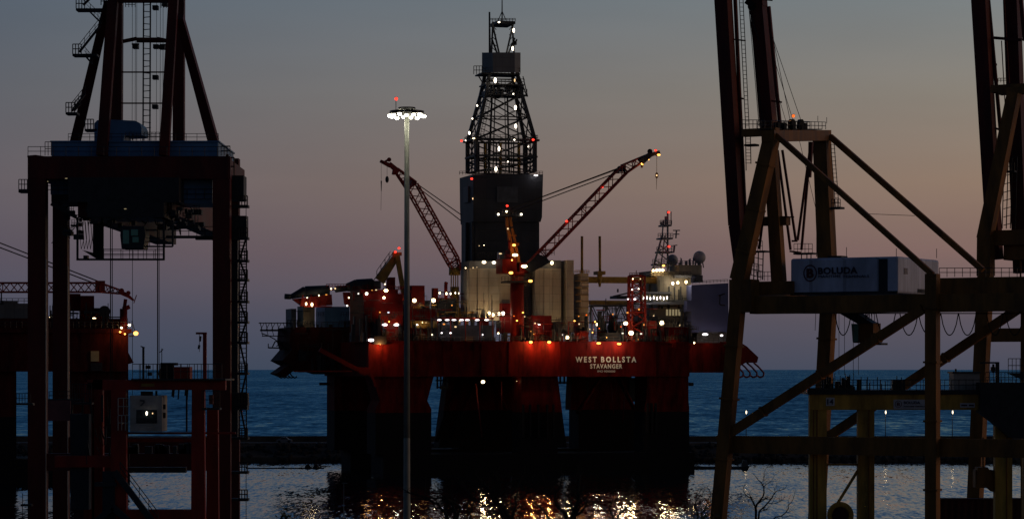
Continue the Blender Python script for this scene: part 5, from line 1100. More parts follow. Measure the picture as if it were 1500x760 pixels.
ysh('wheel_set', M['rubber'], lambda m: [m.tube(yp(x, 600, v) * 1.0 + Zv * (3.55 - yp(x, 600, v).z), yp(x, 600, v) + Zv * (3.55 - yp(x, 600, v).z) + Yv * .6, .55, .55, 14) for x in (166, 182, 284, 298) for v in (0, 7)])
ysh('top_beam', FR, lambda m: (YF.box(m, 150, 330, 557, 571, -.05, 1.0), YF.box(m, 240, 282, 558, 570, -.12, .2), YF.box(m, 128, 330, 556, 570, 7, .9)))
ysh('lower_beam', FR, lambda m: (YF.box(m, 186, 345, 632.5, 635.5, 1.1, .4), YF.box(m, 182, 300, 642, 647, 2.1, .5), YF.box(m, 80, 182, 667, 684, 2.5, .8), YF.box(m, 181, 281, 746, 760, .2, 1)))
ysh('deck_plate', M['steel'], lambda m: (YF.box(m, 192, 330, 554.5, 557, -.6, 8), YF.rail(m, (194, 555), (325, 555), -.6, 22, 13, .5), YF.rail(m, (194, 555), (325, 555), 6, 22, 11, .5)))
ysh('beam_stencil', M['ochre'], lambda m: YF.box(m, 207, 226, 561.5, 566, -.09, .03))
ysh('winch', M['rubber'], lambda m: (m.tube(yp(244, 547, 2), yp(244, 547, 4), .75, .75, 16), YF.box(m, 235, 257, 531, 535, 2, 2), YF.box(m, 235, 252, 534, 556, 2.2, 1.6)))
ysh('motor_box', FR, lambda m: YF.box(m, 255, 278, 537, 555, 2, 2))
ysh('signal_post', M['steel'], lambda m: (YF.bar(m, (210, 556), (210, 508), 1, 3), YF.bar(m, (206, 507), (212, 509), 1, 1.6), YF.bar(m, (237, 556), (237, 510), 3, 1), YF.bar(m, (234, 516), (239, 511), 3, 1.2), YF.box(m, 213, 220, 535, 540, 1, .4), YF.box(m, 216, 222, 545, 550, 1, .4)))
ysh('davit', FR, lambda m: (YF.bar(m, (300, 570), (300, 488), .6, 5.2), YF.bar(m, (287, 488), (303, 488), .6, 3), YF.bar(m, (292, 489), (292, 515), .6, .7)))
ysh('davit_hook', M['steel'], lambda m: (YF.bar(m, (292, 505), (291, 511), .5, 3), YF.bar(m, (294, 492), (293, 500), .5, 2.5)))
cab = ysh('cab', M['cab_white'], lambda m: YF.box(m, 190, 238, 579, 632, -.4, 3.4), bevel=.06)
ysh('cab_window', M['glass'], lambda m: YF.box(m, 199.5, 230, 600, 619.5, -.47, .1), cab)
ysh('cab_emblem', M['steel_mid'], lambda m: (YF.bar(m, (206, 594), (212, 588), -.42, 2), YF.bar(m, (205, 586), (212, 587), -.42, 2.5)), cab)
ysh('cab_equipment', M['rubber'], lambda m: (YF.box(m, 238, 242, 592, 599, 0, .4), YF.box(m, 238, 242, 604, 612, 0, .4), YF.box(m, 206, 222, 573, 579, 0, 1), YF.bar(m, (229, 579), (229, 572), 0, 3)), cab)
lamp(yf, yp(214.8, 605, -.7), .07, 'white', 'cab_lamp', 0, 1, 2.6); lamp(yf, yp(223.5, 605, -.7), .05, 'dim', 'cab_lamp', 0, 1, 1.4)
ysh('cab_ladder', M['cab_white'], lambda m: (YF.rail(m, (173, 607), (189, 607), -.3, 24, 2, .6), YF.rail(m, (173, 630), (189, 630), -.3, 22, 3, .6)))
ysh('cabinet', M['slate'], lambda m: (YF.box(m, 103, 130, 606, 746, 3, 1.6), YF.box(m, 150, 168, 690, 760, -.2, .5), YF.box(m, 138, 170, 706, 712, -.5, 1.2)))
ysh('faded_panel', M['pink'], lambda m: (YF.box(m, 70, 103, 586, 616, 7.6, .3), YF.box(m, 172, 180, 574, 596, .9, .3), YF.box(m, 306, 312, 578, 592, 6.6, .3)))
ysh('side_platform', M['steel'], lambda m: (YF.box(m, 70, 130, 584, 587, 8, 1), YF.rail(m, (72, 585), (103, 585), 8, 12, 4, .5), YF.box(m, 106, 134, 589, 592, 2.5, 1.5), YF.rail(m, (106, 590), (134, 590), 2.5, 28, 8, .5), YF.box(m, 296, 322, 597, 600, -.3, 1.6), YF.rail(m, (296, 598), (322, 598), -.3, 26, 9, .5), YF.rail(m, (24, 590), (45, 590), 12, 14, 5, .5), YF.box(m, 24, 48, 590, 593, 12, 1)))
def yst(m):
    a, b = yp(168, 690, -.4), yp(224, 764, -.4); m.bar(a, b, .55, .5, side=Xv)
    for o in (-16, -8): m.tube(yp(176, 692 + o, -.4), yp(232, 766 + o, -.4), .04, n=4)
    for f in (0, .25, .5, .75, 1): x, y = 176 + 56 * f, 692 + 74 * f; m.tube(yp(x, y, -.4), yp(x, y - 16, -.4), .035, n=4)
    YF.bar(m, (140, 764), (165, 742), -.6, 9); YF.bar(m, (165, 742), (190, 764), -.6, 9)
ysh('stair', M['slate'], yst)
mess2 = random.Random(77)
def ym(m):
    for i in range(46):
        x = mess2.uniform(104, 196); y = mess2.uniform(575, 655); YF.bar(m, (x, y), (x + mess2.uniform(-3, 6), y + mess2.uniform(6, 40)), mess2.uniform(1, 6.5), mess2.uniform(.8, 3))
    for i in range(22):
        x = mess2.uniform(185, 282); y = mess2.uniform(648, 658); YF.box(m, x, x + mess2.uniform(3, 11), y, 664, 2.2, .8)
    for x in (253, 255, 262, 272, 275): YF.bar(m, (x, 571), (x - 1, 571 + mess2.uniform(6, 16)), 1, 2)
    YF.bar(m, (273.5, 570), (273.5, 632), 1.2, 2.5); YF.box(m, 186, 272, 684, 692, 2.2, 1)
ysh('piping', M['steel'], ym)
ysh('hand_ladder', M['steel'], lambda m: ([YF.bar(m, (x, 722), (x, 770), 1, .9) for x in (33, 42)], [YF.bar(m, (33, 725 + 7 * i), (42, 725 + 7 * i), 1, .7) for i in range(6)], YF.box(m, 30, 46, 738, 741, 1, .8)))

# ------------------------------------------------------------------ ochre quay crane with raised boom, right
def quay_crane_right():
    C1 = Frame(1053, 330, -30); p = C1.p
    t = thing('quay_crane', 'ochre quay crane with raised boom and a white machinery house marked with a ringed emblem', 'crane', C1.at(13, 14, 3))
    def k(name, m, fn, parent=t, bevel=0): mb = MB(); fn(mb); return mb.build(name, m, parent, bevel)
    Y_ = M['crane_yellow']; q2 = 29.0
    def down(m, x, v, w, d, ytop, xtop):
        a = p(x, 760, v); b = p(xtop, ytop, v); tdir = (a - b) / (a.z - b.z); a2 = a + tdir * (3.6 - a.z); s = C1.s(x, v)
        m.bar(a2, b, w * s, d * s, w * s, d * s, side=C1.u)
        return a2
    for nm, x, v, w, ytop, xt in (('leg', 1052.5, 0, 19, 408, 1084), ('leg', 1366, 0, 17.5, 401, 1366), ('leg', 1196, q2, 20, 408, 1216), ('leg', 1506, q2, 17, 408, 1506)):
        mb = MB(); foot = down(mb, x, v, w, 17, ytop, xt); lg = mb.build('leg', Y_, t)
        mb = MB(); mb.box(foot + V(0, 0, .1), C1.u * .6, C1.v * 2.6, Zv * .45)
        for dv in (-2, -.7, .7, 2): mb.tube(foot + C1.v * dv - C1.u * .5 - Zv * .25, foot + C1.v * dv + C1.u * .5 - Zv * .25, .38, .38, 12)
        mb.build('bogie', M['steel'], lg)
    # upper kinked legs to the apex
    k('upper_leg', Y_, lambda m: C1.bar(m, (1083, 410), (1130, 204), 0, 23, d=20, w1=19)); k('upper_leg', Y_, lambda m: C1.bar(m, (1213, 408), (1203.5, 196), q2, 23, d=20, w1=21))
    k('upper_leg', Y_, lambda m: C1.bar(m, (1141, 412), (1128, 205), 6, 19, d=14, w1=17))
    k('strut', Y_, lambda m: C1.box(m, 1111, 1152, 317, 330, 6, 1.2))
    A, B = p(1130, 198, 0), p(1205, 198, q2)
    k('apex_beam', Y_, lambda m: (m.bar(A - C1.v * 1.0 - Zv * .2, B + C1.v * .9, 1.6, 1.35, side=C1.u), C1.box(m, 1086, 1136, 188, 199, 1, 1.2)))
    k('apex_platform', M['steel'], lambda m: (m.bar(A + Zv * .75 - C1.u * .9, B + Zv * .75 - C1.u * .9, 1.6, .12, side=C1.u), m.rail(A + Zv * .8, B + Zv * .8 + C1.v, .95, 14, .04), C1.rail(m, (1086, 188), (1120, 188), .5, 12, 6, .5), m.rail(A + Zv * .8 - C1.u * 1.8, B + Zv * .8 - C1.u * 1.8, .95, 14, .04), C1.bar(m, (1198, 178), (1198, 170), q2, .6), C1.bar(m, (1211, 181), (1211, 172), q2, .6)))
    def shv(m):
        for x, f in ((1160, .38), (1173.5, .55)):
            c = A.lerp(B, f) + Zv * 1.35; m.tube(c - C1.u * .25, c + C1.u * .25, .62, .62, 16); m.box(c - Zv * .5, C1.u * .35, C1.v * .5, Zv * .35)
        for f in (.1, .22, .62): c = A.lerp(B, f) + Zv * 1.0; m.box(c, C1.u * .3, C1.v * .4, Zv * .5)
    k('sheave', M['rubber'], shv)
    lamp(t, A.lerp(B, .41) + Zv * 2.35, .19, 'amber', 'beacon', 10, 1, 1, None, 'orange')
    # raised boom: two girders leaning back, ladders between them
    k('boom_girder', M['crane_red'], lambda m: (C1.bar(m, (1089, 420), (1079, 330), 3, 14, d=16, w1=19), C1.bar(m, (1079, 330), (1057, -40), 3, 19, d=18, w1=21)))
    k('boom_girder', M['crane_red'], lambda m: (C1.bar(m, (1127, 196), (1111, 10), 8, 21, d=18, w1=20), C1.bar(m, (1112, 12), (1108, -6), 8, 20, d=18, w1=26), C1.bar(m, (1108, -5), (1104, -40), 8, 22, d=18)))
    k('boom_stay', M['crane_red'], lambda m: (C1.bar(m, (1076, -20), (1092, 330), 4, 4.5), C1.bar(m, (1126, 10), (1143, 188), 7, 4.5), C1.bar(m, (1076, 142), (1089, 145), 4, 2.5), C1.bar(m, (1130, 148), (1145, 150), 7, 2.5), C1.bar(m, (1074, 58), (1092, 60), 4, 2)))
    def lad(m):
        for x0, x1 in ((1082, 1092.5), (1087.5, 1097.5)): C1.bar(m, (x0, -20), (x1, 190), 5, .9)
        for i in range(34): f = i / 34; x = 1082 + 10.5 * f; y = -20 + 210 * f; C1.bar(m, (x, y), (x + 5, y), 5, .7)
        C1.bar(m, (1092, 190), (1093, 250), 5, 1); C1.bar(m, (1099, 190), (1100, 240), 5, 1); [C1.bar(m, (1092, 194 + 5 * i), (1099.5, 194 + 5 * i), 5, .7) for i in range(10)]; C1.box(m, 1090, 1106, 211, 214, 4.6, 1.2)
        C1.rail(m, (1064, 215), (1072, 215), 3, 10, 2, .4)
    k('boom_ladder', M['steel'], lad)
    k('boom_sheave', M['rubber'], lambda m: (C1.bar(m, (1094, 2), (1104, 9), 7, 8), m.tube(p(1101, 10, 7), p(1101, 10, 9), .5, .5, 12), C1.bar(m, (1112, -2), (1131, 0), 7, 4)))
    k('boom_rope', M['rope'], lambda m: ([C1.bar(m, (1097, 12), (x, 186), 7, .7) for x in (1112, 1118)], [m.tube(p(a, b, 6), A.lerp(B, f) + Zv * 1.4, .04, n=4) for a, b, f in ((1133, 60, .36), (1135, 90, .42), (1130, 50, .58), (1134, 120, .28))], [m.tube(p(1097, 14, 7), p(1112, 60, 7), .06, n=4)]))
    # folded forestays
    def fst(m):
        for d_ in (0, 7):
            C1.bar(m, (1139 + d_, 220), (1158 + d_ * 1.1, 366 - d_ * 2), 8, 3.0); C1.bar(m, (1188 - d_ * 0, 208), (1174 - d_ * .8, 366 - d_ * 2), 8 + d_ * .3, 3.0)
        C1.bar(m, (1157, 368), (1173, 370), 8, 2.5); C1.bar(m, (1160, 353), (1168, 353), 9, 2.5); C1.bar(m, (1188, 208), (1186, 260), 8, 6, w1=4)
        C1.bar(m, (1122, 285), (1112, 365), 5, 3); C1.bar(m, (1116, 290), (1106, 350), 5, 3); C1.bar(m, (1103, 350), (1114, 352), 5, 2.5)
        C1.bar(m, (1148, 318), (1163, 318), 6, 2)
    k('folded_stay', M['crane_red'], fst)
    k('thin_rope', M['rope'], lambda m: (m.tube(A.lerp(B, .5), p(1196, 310, 12), .035, n=4), m.tube(p(1264, 313, 4), p(1340, 316, 4), .03, n=4)))
    # back stays
    k('back_stay', Y_, lambda m: m.bar(p(1137, 198, 0), p(1366, 402, 0), .62, .62, side=Zv)); k('back_stay', Y_, lambda m: m.bar(p(1216, 200, q2), p(1440, 396, q2), .72, .72, side=Zv))
    # splice plates on legs, braces and stays
    def spl(m):
        for a_, b_, v_, w_, fr in (((1052, 645), (1352, 452), -.02, 15, (.22, .5, .78)), ((1052.5, 760), (1084, 408), -.1, 23, (.25, .5, .72)), ((1366, 760), (1366, 401), -.1, 21.5, (.12, .4, .64, .86)), ((1083, 410), (1130, 204), -.1, 23.5, (.2, .5, .82)), ((1212, 640), (1492, 452), q2 - .45, 15, (.3, .62)), ((1196, 760), (1216, 408), q2 - .1, 23, (.35, .75))):
            for f in fr:
                g_ = .9 / math.hypot(b_[0] - a_[0], b_[1] - a_[1]) * 1.6
                A_ = (a_[0] + (b_[0] - a_[0]) * (f - g_), a_[1] + (b_[1] - a_[1]) * (f - g_)); B_ = (a_[0] + (b_[0] - a_[0]) * (f + g_), a_[1] + (b_[1] - a_[1]) * (f + g_))
                C1.bar(m, A_, B_, v_, w_, d=w_)
    k('splice_plate', Y_, spl)
    # girders and walkway
    k('portal_beam', Y_, lambda m: (C1.box(m, 1098, 1560, 431, 457, .3, 1.9), C1.box(m, 1068, 1100, 409, 457, -.7, 2.4)))
    k('upper_girder', Y_, lambda m: (C1.box(m, 1376, 1560, 405.5, 429, 3.0, 2.0), C1.box(m, 1096, 1158, 412, 431, 3.0, 2.0)))
    k('rear_beam', Y_, lambda m: C1.box(m, 1190, 1560, 434, 455, q2, 1.6))
    k('cross_girder', Y_, lambda m: (m.bar(p(1085, 440, 1), p(1206, 440, q2), 1.6, 1.8, side=C1.u), m.bar(p(1368, 440, 1), p(1500, 440, q2), 1.6, 1.8, side=C1.u)))
    k('sill_beam', Y_, lambda m: (C1.box(m, 1060, 1560, 641, 667, .6, 1.0)))
    k('brace', Y_, lambda m: C1.bar(m, (1052, 645), (1352, 452), .1, 13, d=9)); k('brace', Y_, lambda m: C1.bar(m, (1212, 640), (1492, 452), q2 - .3, 13, d=9))
    k('handrail', M['rail'], lambda m: (C1.rail(m, (1376, 405.5), (1560, 405.5), 3, 13, 16, .5), C1.rail(m, (1196, 376), (1196.5, 376), q2, 60, 1, .3), C1.rail(m, (1104, 411), (1130, 411), 4, 13, 5, .4), C1.rail(m, (1093, 403), (1112, 403), 8, 14, 5, .4), C1.rail(m, (1163, 372), (1190, 372), 12, 15, 5, .4)))
    def lt(m):
        for x in (1098, 1104, 1110, 1117): C1.bar(m, (x, 410), (x + 1, 368), 8, 1.3)
        for i in range(4): C1.bar(m, (1098, 375 + i * 9), (1118, 380 + i * 9), 8, 1)
        C1.box(m, 1096, 1120, 367, 369.5, 8, 1.5); C1.rail(m, (1103, 367), (1117, 367), 8, 14, 4, .4); C1.box(m, 1162, 1190, 370, 372.5, 12, 1.5); [C1.bar(m, (x, 372), (x, 384), 12, 1.2) for x in (1174, 1182, 1188)]
    k('access_tower', M['steel'], lt)
    def sl(m):      # caged ladder on the rear upper leg
        for x in (1217, 1222): C1.bar(m, (x, 212), (x + 7, 305), q2 - .6, .9)
        for i in range(16): C1.bar(m, (1217 + .44 * i, 212 + 6 * i), (1223 + .44 * i, 212 + 6 * i), q2 - .6, .7)
        C1.box(m, 1217, 1231, 303, 306, q2 - .8, 1.4); C1.rail(m, (1218, 303), (1231, 303), q2 - .8, 11, 3, .5)
    k('caged_ladder', M['steel'], sl)
    # machinery house with emblem
    hv = 4.2
    hz1, hz0 = p(1240, 377, hv).z, p(1240, 430.5, hv).z; a, b = p(1157.5, 400, hv), p(1316, 400, hv); dv = 11.0
    while p(1376, 400, 0) is None: break
    # depth so that the far right corner meets column 1376 of the survey
    for i in range(200):
        c = b + C1.v * dv; px = CX + c.x / c.y * F
        dv += (1376 - px) * .02
    hm = MB(); cc = (a + b) / 2 + C1.v * (dv / 2); cc.z = (hz0 + hz1) / 2
    hm.box(cc, C1.u * ((b - a).length / 2), C1.v * (dv / 2), Zv * ((hz1 - hz0) / 2)); h = hm.build('machinery_house', M['white_house'], t, bevel=.28)
    k('house_panel', M['slate'], lambda m: (C1.box(m, 1287, 1300, 379, 429, hv - .05, .06), C1.box(m, 1157.5, 1314, 427, 431.5, hv - .12, .2)), h)
    e = b + C1.v * (dv * .17); e.z = p(1320, 396, hv).z
    k('house_window', M['glass'], lambda m: (m.box(e, C1.u * .06, C1.v * .55, Zv * .36), m.box(b + C1.v * (dv * .62) + Zv * (hz0 + .45 - b.z), C1.u * .07, C1.v * 2.2, Zv * .22)), h)
    k('roof_antenna', M['steel'], lambda m: ([C1.bar(m, (x, 378), (x, y), hv + 2, .7) for x, y in ((1240, 362), (1313, 364), (1372, 364))], C1.box(m, 1212, 1232, 374.5, 377.5, hv + 3, 2)), h)
    tv = hv - .1
    def word(body, x0, x1, yc, hp, nm, m_, bold=.0, sp=1.0):
        A_, B_ = p(x0, yc, tv), p(x1, yc, tv)
        return text_mesh(body, M[m_], (B_ - A_).length, hp * C1.s(x0, tv), (A_ + B_) / 2, C1.u, Zv, .05, nm, h, bold, sp)
    word('BOLUDA', 1198.5, 1256, 396.2, 10.2, 'name_lettering', 'dark_letter', .03, 1.1)
    word('MARITIME', 1199, 1231.5, 404.6, 3.9, 'tagline_lettering', 'dark_letter', .0, 1.1); word('TERMINALS', 1234.5, 1273, 404.6, 3.9, 'tagline_lettering', 'dark_letter', .0, 1.1)
    word('B', 1181.5, 1192, 400, 14, 'emblem_letter', 'maroon_letter', .04)
    cen = p(1186.5, 400, tv); k_ = C1.s(1186, tv)
    def ring(m):
        for i in range(28):
            a0, a1 = 2 * math.pi * i / 28, 2 * math.pi * (i + 1) / 28
            P = [cen + C1.u * (math.cos(an) * r_ * k_ * .86) + Zv * (math.sin(an) * r_ * k_) for an, r_ in ((a0, 12.4), (a1, 12.4), (a1, 10.6), (a0, 10.6))]
            m.prism(P, C1.v * .05)
    k('emblem_ring', M['maroon_letter'], ring, h)
    # trolley cab and festoon under the girder
    k('cab_arm', M['steel'], lambda m: (m.prism([p(x, y, 9) for x, y in ((1226, 457), (1253, 457), (1272, 470), (1280, 474), (1256, 474))], C1.v * 2), C1.rail(m, (1268, 470), (1282, 458), 9, 12, 5, .5), [C1.bar(m, (x, 470), (x, 457), 9, .8) for x in (1269, 1273, 1277, 1281)]))
    ob = k('operator_cab', M['crane_yellow'], lambda m: m.prism([p(x, y, 9) for x, y in ((1257, 473), (1279, 473), (1279, 500), (1250, 502), (1248, 484))], C1.v * 2.4))
    k('cab_glass', M['green_glass'], lambda m: m.prism([p(x, y, 8.9) for x, y in ((1247, 474), (1258, 474), (1257, 500), (1249, 501))], C1.v * 2.6), ob)
    k('cab_platform', M['steel'], lambda m: (C1.box(m, 1268, 1291, 502, 505, 8.5, 2), C1.rail(m, (1276, 502), (1291, 502), 8.5, 14, 4, .4)), ob)
    def fes(m):
        for x0, x1 in ((1223, 1247), (1283, 1312), (1318, 1345), (1345, 1378), (1378, 1404), (1404, 1430), (1445, 1470), (1473, 1500)):
            P = []
            for i in range(9): f = i / 8; P.append((x0 + (x1 - x0) * f, 458 + 33 * (1 - (2 * f - 1) ** 2) ** .8))
            C1.path(m, P, 3.5, 1.6)
        C1.bar(m, (1100, 458.5), (1500, 459), 3.5, 1.5)
    k('festoon_cable', M['rubber'], fes)
    k('hoist_rope', M['rope'], lambda m: [C1.bar(m, (x, 458), (x, 549), 7, .55) for x in (1229, 1237, 1250, 1257.5)] + [C1.bar(m, (1195, 458), (1194, 484), 5, .6)])
quay_crane_right()

# ------------------------------------------------------------------ second, taller crane cut off by the right edge
C2 = Frame(1432, 376, -30); c2p = C2.p
c2t = thing('quay_crane', 'taller dark ochre quay crane cut off by the right edge of the view', 'crane', C2.at(14, 12, 3))
def k2(name, m, fn, parent=c2t): mb = MB(); fn(mb); return mb.build(name, m, parent)
Y2 = M['crane_yellow']
def leg2(xb, yb, xt, yt, v, w):
    def f(m):
        a, b = c2p(xb, yb, v), c2p(xt, yt, v); td = (a - b) / (a.z - b.z); m.bar(a + td * (3.1 - a.z), b, w * C2.s(xb, v), w * C2.s(xb, v), side=C2.u)
    return f
k2('leg', Y2, leg2(1428, 740, 1444, 400, 0, 19)); k2('leg', Y2, leg2(1640, 740, 1640, 350, 0, 19)); k2('leg', Y2, leg2(1560, 740, 1570, 400, 24, 19)); k2('leg', Y2, leg2(1760, 740, 1760, 400, 24, 19))
k2('upper_leg', Y2, lambda m: (C2.bar(m, (1444, 404), (1444, 345), 0, 21, w1=20), C2.bar(m, (1443, 350), (1486, 136), 0, 20, w1=17)))
k2('boom_girder', M['crane_red'], lambda m: C2.bar(m, (1458, 380), (1434, -30), 4, 19, w1=22, d=18)); k2('boom_girder', M['crane_red'], lambda m: C2.bar(m, (1497, 400), (1481, -30), 8, 21, d=18))
k2('boom_stay', M['crane_red'], lambda m: (C2.bar(m, (1446, -20), (1466, 196), 5, 4.5), C2.bar(m, (1467, 60), (1475, 200), 5, 1.2), C2.bar(m, (1470, -10), (1478, 122), 6, 2), C2.bar(m, (1494, -20), (1501, 60), 5, 5), C2.bar(m, (1446, 55), (1497, 59), 6, 4), C2.bar(m, (1448, 95), (1460, 95), 6, 3), C2.bar(m, (1458, 188), (1464, 190), 5, 3)))
k2('apex_beam', Y2, lambda m: (C2.box(m, 1451, 1560, 122, 133, 2, 1.5), C2.box(m, 1462, 1500, 128, 138, 1, 1.5), C2.rail(m, (1462, 121), (1474, 121), 2, 6, 3, .5)))
k2('side_beam', Y2, lambda m: (C2.box(m, 1455, 1640, 335, 357, .5, 1.8), C2.box(m, 1190 + 280, 1640, 357, 379, 1.5, 6)))
k2('portal_beam', Y2, lambda m: (C2.box(m, 1440, 1640, 480, 500, 10, 1.6), C2.bar(m, (1495, 378), (1495, 410), 2, 2)))
def lad2(m):
    for x in (1468, 1474, 1480, 1487): C2.bar(m, (x, 335), (x + 3, 230), 6, 1.2)
    for i in range(9): C2.bar(m, (1470, 330 - 12 * i), (1489, 325 - 12 * i), 6, 1)
    C2.rail(m, (1466, 250), (1486, 250), 5, 12, 4, .5); C2.box(m, 1466, 1486, 250, 252.5, 5, 1)
k2('access_ladder', M['steel'], lad2)
for xx, v in ((1428, 0), (1640, 0), (1560, 24), (1760, 24)):
    def bg(m):
        f = c2p(xx, 744, v); f.z = 3.5; m.box(f, C2.u * .6, C2.v * 2.4, Zv * .42); [m.tube(f + C2.v * d_ - C2.u * .7 - Zv * .1, f + C2.v * d_ + C2.u * .7 - Zv * .1, .38, .38, 12) for d_ in (-1.8, -.6, .6, 1.8)]
    k2('bogie', M['steel'], bg)

# ------------------------------------------------------------------ yellow low gantry with the number plates
GY = Frame(1330, 327, 0); gp = GY.p
gt = thing('yard_gantry', 'low yellow gantry with number plates 14 and a white banner, behind the ochre crane legs', 'gantry crane', V(GY.O.x, 330, 3))
def g(name, m, fn, parent=gt, bevel=0): mb = MB(); fn(mb); return mb.build(name, m, parent, bevel)
GW = M['gantry_yellow']
def gleg(x0, x1, v, dv, yt=598):
    def f(m):
        a, b = gp(x0, 650, v), gp(x1, 650, v); zt = gp(x0, yt, v).z; m.box(Vector(((a.x + b.x) / 2, a.y + dv / 2, (zt + 3.5) / 2)), Xv * ((b.x - a.x) / 2), Yv * (dv / 2), Zv * ((zt - 3.5) / 2))
    return f
for x0, x1, v in ((1186, 1211, .2), (1257, 1281, .2), (1458, 1483, .2), (1500, 1524, .2)):
    lg = g('leg', GW, gleg(x0, x1, v, 1.5))
    g('leg_groove', M['crane_yellow'], lambda m: [GY.box(m, x, x + 1.6, 600, 770, .1, .12) for x in ((x0 + 5, x0 + 10) if x0 < 1200 else (x1 - 9,))], lg)
g('wheel', M['rubber'], lambda m: [m.tube(gp(x, 700, 0.4) + Zv * (3.55 - gp(x, 700, .4).z), gp(x, 700, .4) + Zv * (3.55 - gp(x, 700, .4).z) + Yv * .7, .55, .55, 14) for x in (1190, 1206, 1261, 1277, 1462, 1479, 1504, 1520)])
g('main_beam', GW, lambda m: (GY.box(m, 1186, 1540, 577, 600, 0, 1.4), GY.box(m, 1186, 1540, 575, 600, 6, 1.2)))
g('walkway', M['steel'], lambda m: (GY.box(m, 1183, 1540, 571, 577.3, -.3, 8), GY.rail(m, (1186, 571), (1540, 571), -.3, 15, 34, .45), GY.rail(m, (1186, 571), (1540, 571), 7, 15, 24, .45), GY.box(m, 1184, 1250, 568, 571.5, -.4, .15)))
g('cross_bar', GW, lambda m: (GY.box(m, 1211, 1257, 678.5, 681.5, .5, .4), GY.bar(m, (1226, 738), (1257, 688), .6, 4), GY.bar(m, (1260, 690), (1273, 720), .3, 3)))
pl = []
def plate(x0, x1, y0, y1, body, m_='dark_letter', hp=None, nm='number_plate'):
    o = g(nm, M['sign'], lambda m: GY.box(m, x0, x1, y0, y1, -.08, .06))
    c = (gp(x0, (y0 + y1) / 2, -.1) + gp(x1, (y0 + y1) / 2, -.1)) / 2; s_ = GY.s(x0, 0); h_ = hp or (y1 - y0) * .66
    if body: text_mesh(body, M[m_], (x1 - x0) * s_ * .72, h_ * s_, c, Xv, Zv, .03, 'number', o, .03)
    return o
plate(1210, 1222.5, 582, 594, '14'); plate(1474.5, 1482.5, 585, 598, '14'); plate(1434, 1441, 586, 598, '1')
bn = plate(1309, 1361, 585, 598.5, None, nm='banner')
s_ = GY.s(1330, 0)
def bt(body, x0, x1, yc, hp, m_, bold=.0): a, b = gp(x0, yc, -.1), gp(x1, yc, -.1); text_mesh(body, M[m_], b.x - a.x, hp * s_, (a + b) / 2, Xv, Zv, .03, 'banner_lettering', bn, bold)
bt('BOLUDA', 1324, 1348, 589.3, 4.4, 'dark_letter', .02); bt('MARITIME TERMINALS', 1324, 1358, 594.8, 2.4, 'dark_letter'); bt('B', 1313.8, 1318.4, 591.5, 5.2, 'maroon_letter', .03)
def ring2(m):
    c = gp(1316, 591.5, -.1)
    for i in range(20):
        P = [c + Xv * (math.cos(an) * r_ * s_) + Zv * (math.sin(an) * r_ * s_) for an, r_ in ((2 * math.pi * i / 20, 5.2), (2 * math.pi * (i + 1) / 20, 5.2), (2 * math.pi * (i + 1) / 20, 4.4), (2 * math.pi * i / 20, 4.4))]; m.prism(P, V(0, .03, 0))
g('banner_ring', M['maroon_letter'], ring2, bn)
sp_ = g('small_plate', M['sign'], lambda m: GY.box(m, 1406.5, 1428, 590, 596.5, -.08, .06))
g('plate_stripe', M['dark_letter'], lambda m: (GY.box(m, 1408, 1417, 592, 594.5, -.1, .03), GY.box(m, 1419, 1426.5, 592, 594.5, -.1, .03)), sp_)
g('trolley_house', M['cab_white'], lambda m: GY.box(m, 1397, 1435, 546, 571, 2, 3.5)); g('trolley_roof', M['steel_mid'], lambda m: GY.box(m, 1395.5, 1436.5, 544, 546.5, 1.8, 4))
gr_ = random.Random(21)
def gm(m):
    for i in range(40):
        x = gr_.uniform(1200, 1256); h_ = gr_.uniform(3, 20); GY.box(m, x, x + gr_.uniform(2, 7), 571 - h_, 571, gr_.uniform(.5, 5), .6) if i % 3 else GY.bar(m, (x, 571), (x, 571 - h_ - 5), gr_.uniform(.5, 5), .9)
    for i in range(10):
        x = gr_.uniform(1258, 1330); GY.bar(m, (x, 571), (x, 571 - gr_.uniform(8, 24)), gr_.uniform(.5, 5), 1.2)
    GY.box(m, 1309, 1326, 556, 571, 1, 2)
g('deck_machinery', M['steel'], gm)
def gd(m):
    GY.box(m, 1436, 1540, 560, 604, -1.2, 3); m.prism([gp(x, y, -1.3) for x, y in ((1436, 604), (1500, 604), (1500, 642), (1478, 640), (1455, 618))], V(0, 2.5, 0))
    GY.bar(m, (1435, 531), (1463, 531), 0, 2.5); GY.bar(m, (1461, 530), (1461, 560), 0, 5); GY.bar(m, (1455, 533), (1455, 546), 0, 3); GY.box(m, 1452, 1458, 537, 544, 0, .5); GY.rail(m, (1444, 560), (1500, 560), -1, 15, 10, .5); GY.bar(m, (1400, 544), (1400, 540), 2, 2.5)
    GY.rail(m, (1477, 545), (1500, 545), -2, 20, 4, .5); m.prism([gp(x, y, -2) for x, y in ((1476, 546), (1500, 546), (1500, 556), (1490, 552))], V(0, 1, 0))
g('cable_trolley', M['steel'], gd)
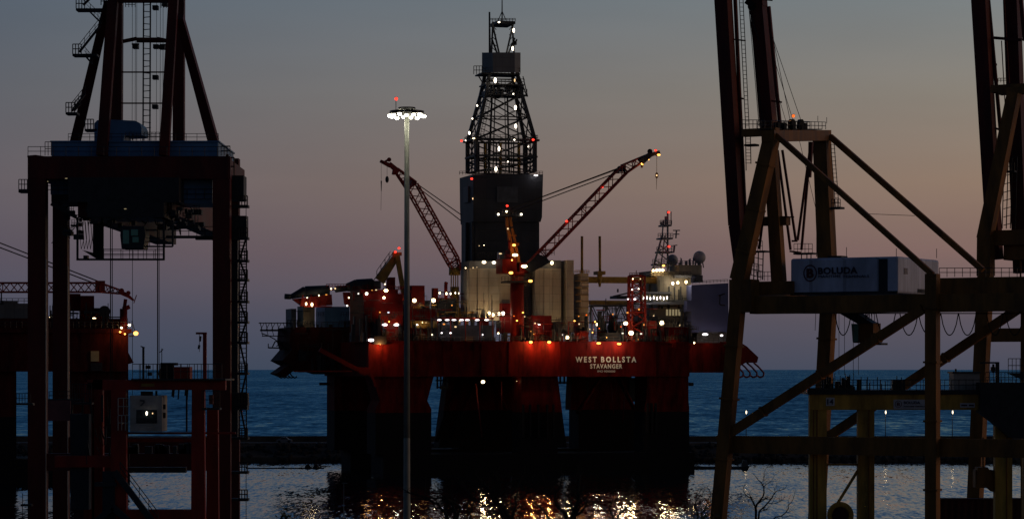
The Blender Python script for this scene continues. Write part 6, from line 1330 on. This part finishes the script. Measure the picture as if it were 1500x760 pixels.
g('spreader', M['crane_yellow'], lambda m: (GY.box(m, 1429, 1455, 688, 714, 1, 2), m.prism([gp(x, y, .8) for x, y in ((1432, 684), (1447, 684), (1462, 705), (1455, 720), (1448, 714), (1430, 714))], V(0, 2, 0)), GY.bar(m, (1440, 640), (1440, 690), 1.4, 2), GY.bar(m, (1436, 700), (1470, 716), .9, 3)))
whl = g('cable_reel', GW, lambda m: ([m.bar(gp(1231 + 13 * math.cos(2 * math.pi * i / 30), 754 - 13 * math.sin(2 * math.pi * i / 30), -.2), gp(1231 + 19.5 * math.cos(2 * math.pi * i / 30), 754 - 19.5 * math.sin(2 * math.pi * i / 30), -.2), .22, .3, side=Yv) for i in range(30)], m.tube(gp(1231, 754, -.1), gp(1231, 754, .3), 13.5 * s_, 13.5 * s_, 24)))
g('reel_drum', M['container'], lambda m: m.tube(gp(1231, 754, -.35), gp(1231, 754, .6), 12 * s_, 12 * s_, 24), whl)

# ------------------------------------------------------------------ rust red container on the quay, bottom right
CT = Frame(1440, 352, 0); cz = CT.p(1440, 730, 0).z
ct = thing('cargo_container', 'dark rust red cargo container standing at the bottom right corner', 'container', V(CT.O.x, 353, 3))
x0, x1 = CT.p(1371, 740, 0).x, CT.p(1371, 740, 0).x + 12.2
def cbody(m):
    # corrugated long side
    n = 56; top = cz; P = []
    for i in range(n + 1):
        f = i / n; x = x0 + .12 + (x1 - x0 - .24) * f; y = 352.05 + (.05 if (i // 2) % 2 else 0); P.append((x, y))
    for (a, ya), (b, yb) in zip(P, P[1:]): m.face([m.bm.verts.new(V(a, ya, 3.15)), m.bm.verts.new(V(b, yb, 3.15)), m.bm.verts.new(V(b, yb, top - .12)), m.bm.verts.new(V(a, ya, top - .12))])
    m.box(V((x0 + x1) / 2, 353.35, (3.1 + top) / 2), Xv * ((x1 - x0) / 2 - .05), Yv * 1.2, Zv * ((top - 3.1) / 2 - .04))
def cfr(m):
    for x in (x0 + .06, x1 - .06):
        for y in (352.03, 354.5): m.cube((x, y, (3 + cz) / 2), .14, .14, cz - 3)
    for z in (3.08, cz - .06):
        m.cube(((x0 + x1) / 2, 352.0, z), x1 - x0, .12, .14); m.cube(((x0 + x1) / 2, 354.56, z), x1 - x0, .12, .14)
for nm, fn in (('body', cbody), ('corner_frame', cfr)): mb = MB(); fn(mb); mb.build(nm, M['container'], ct)
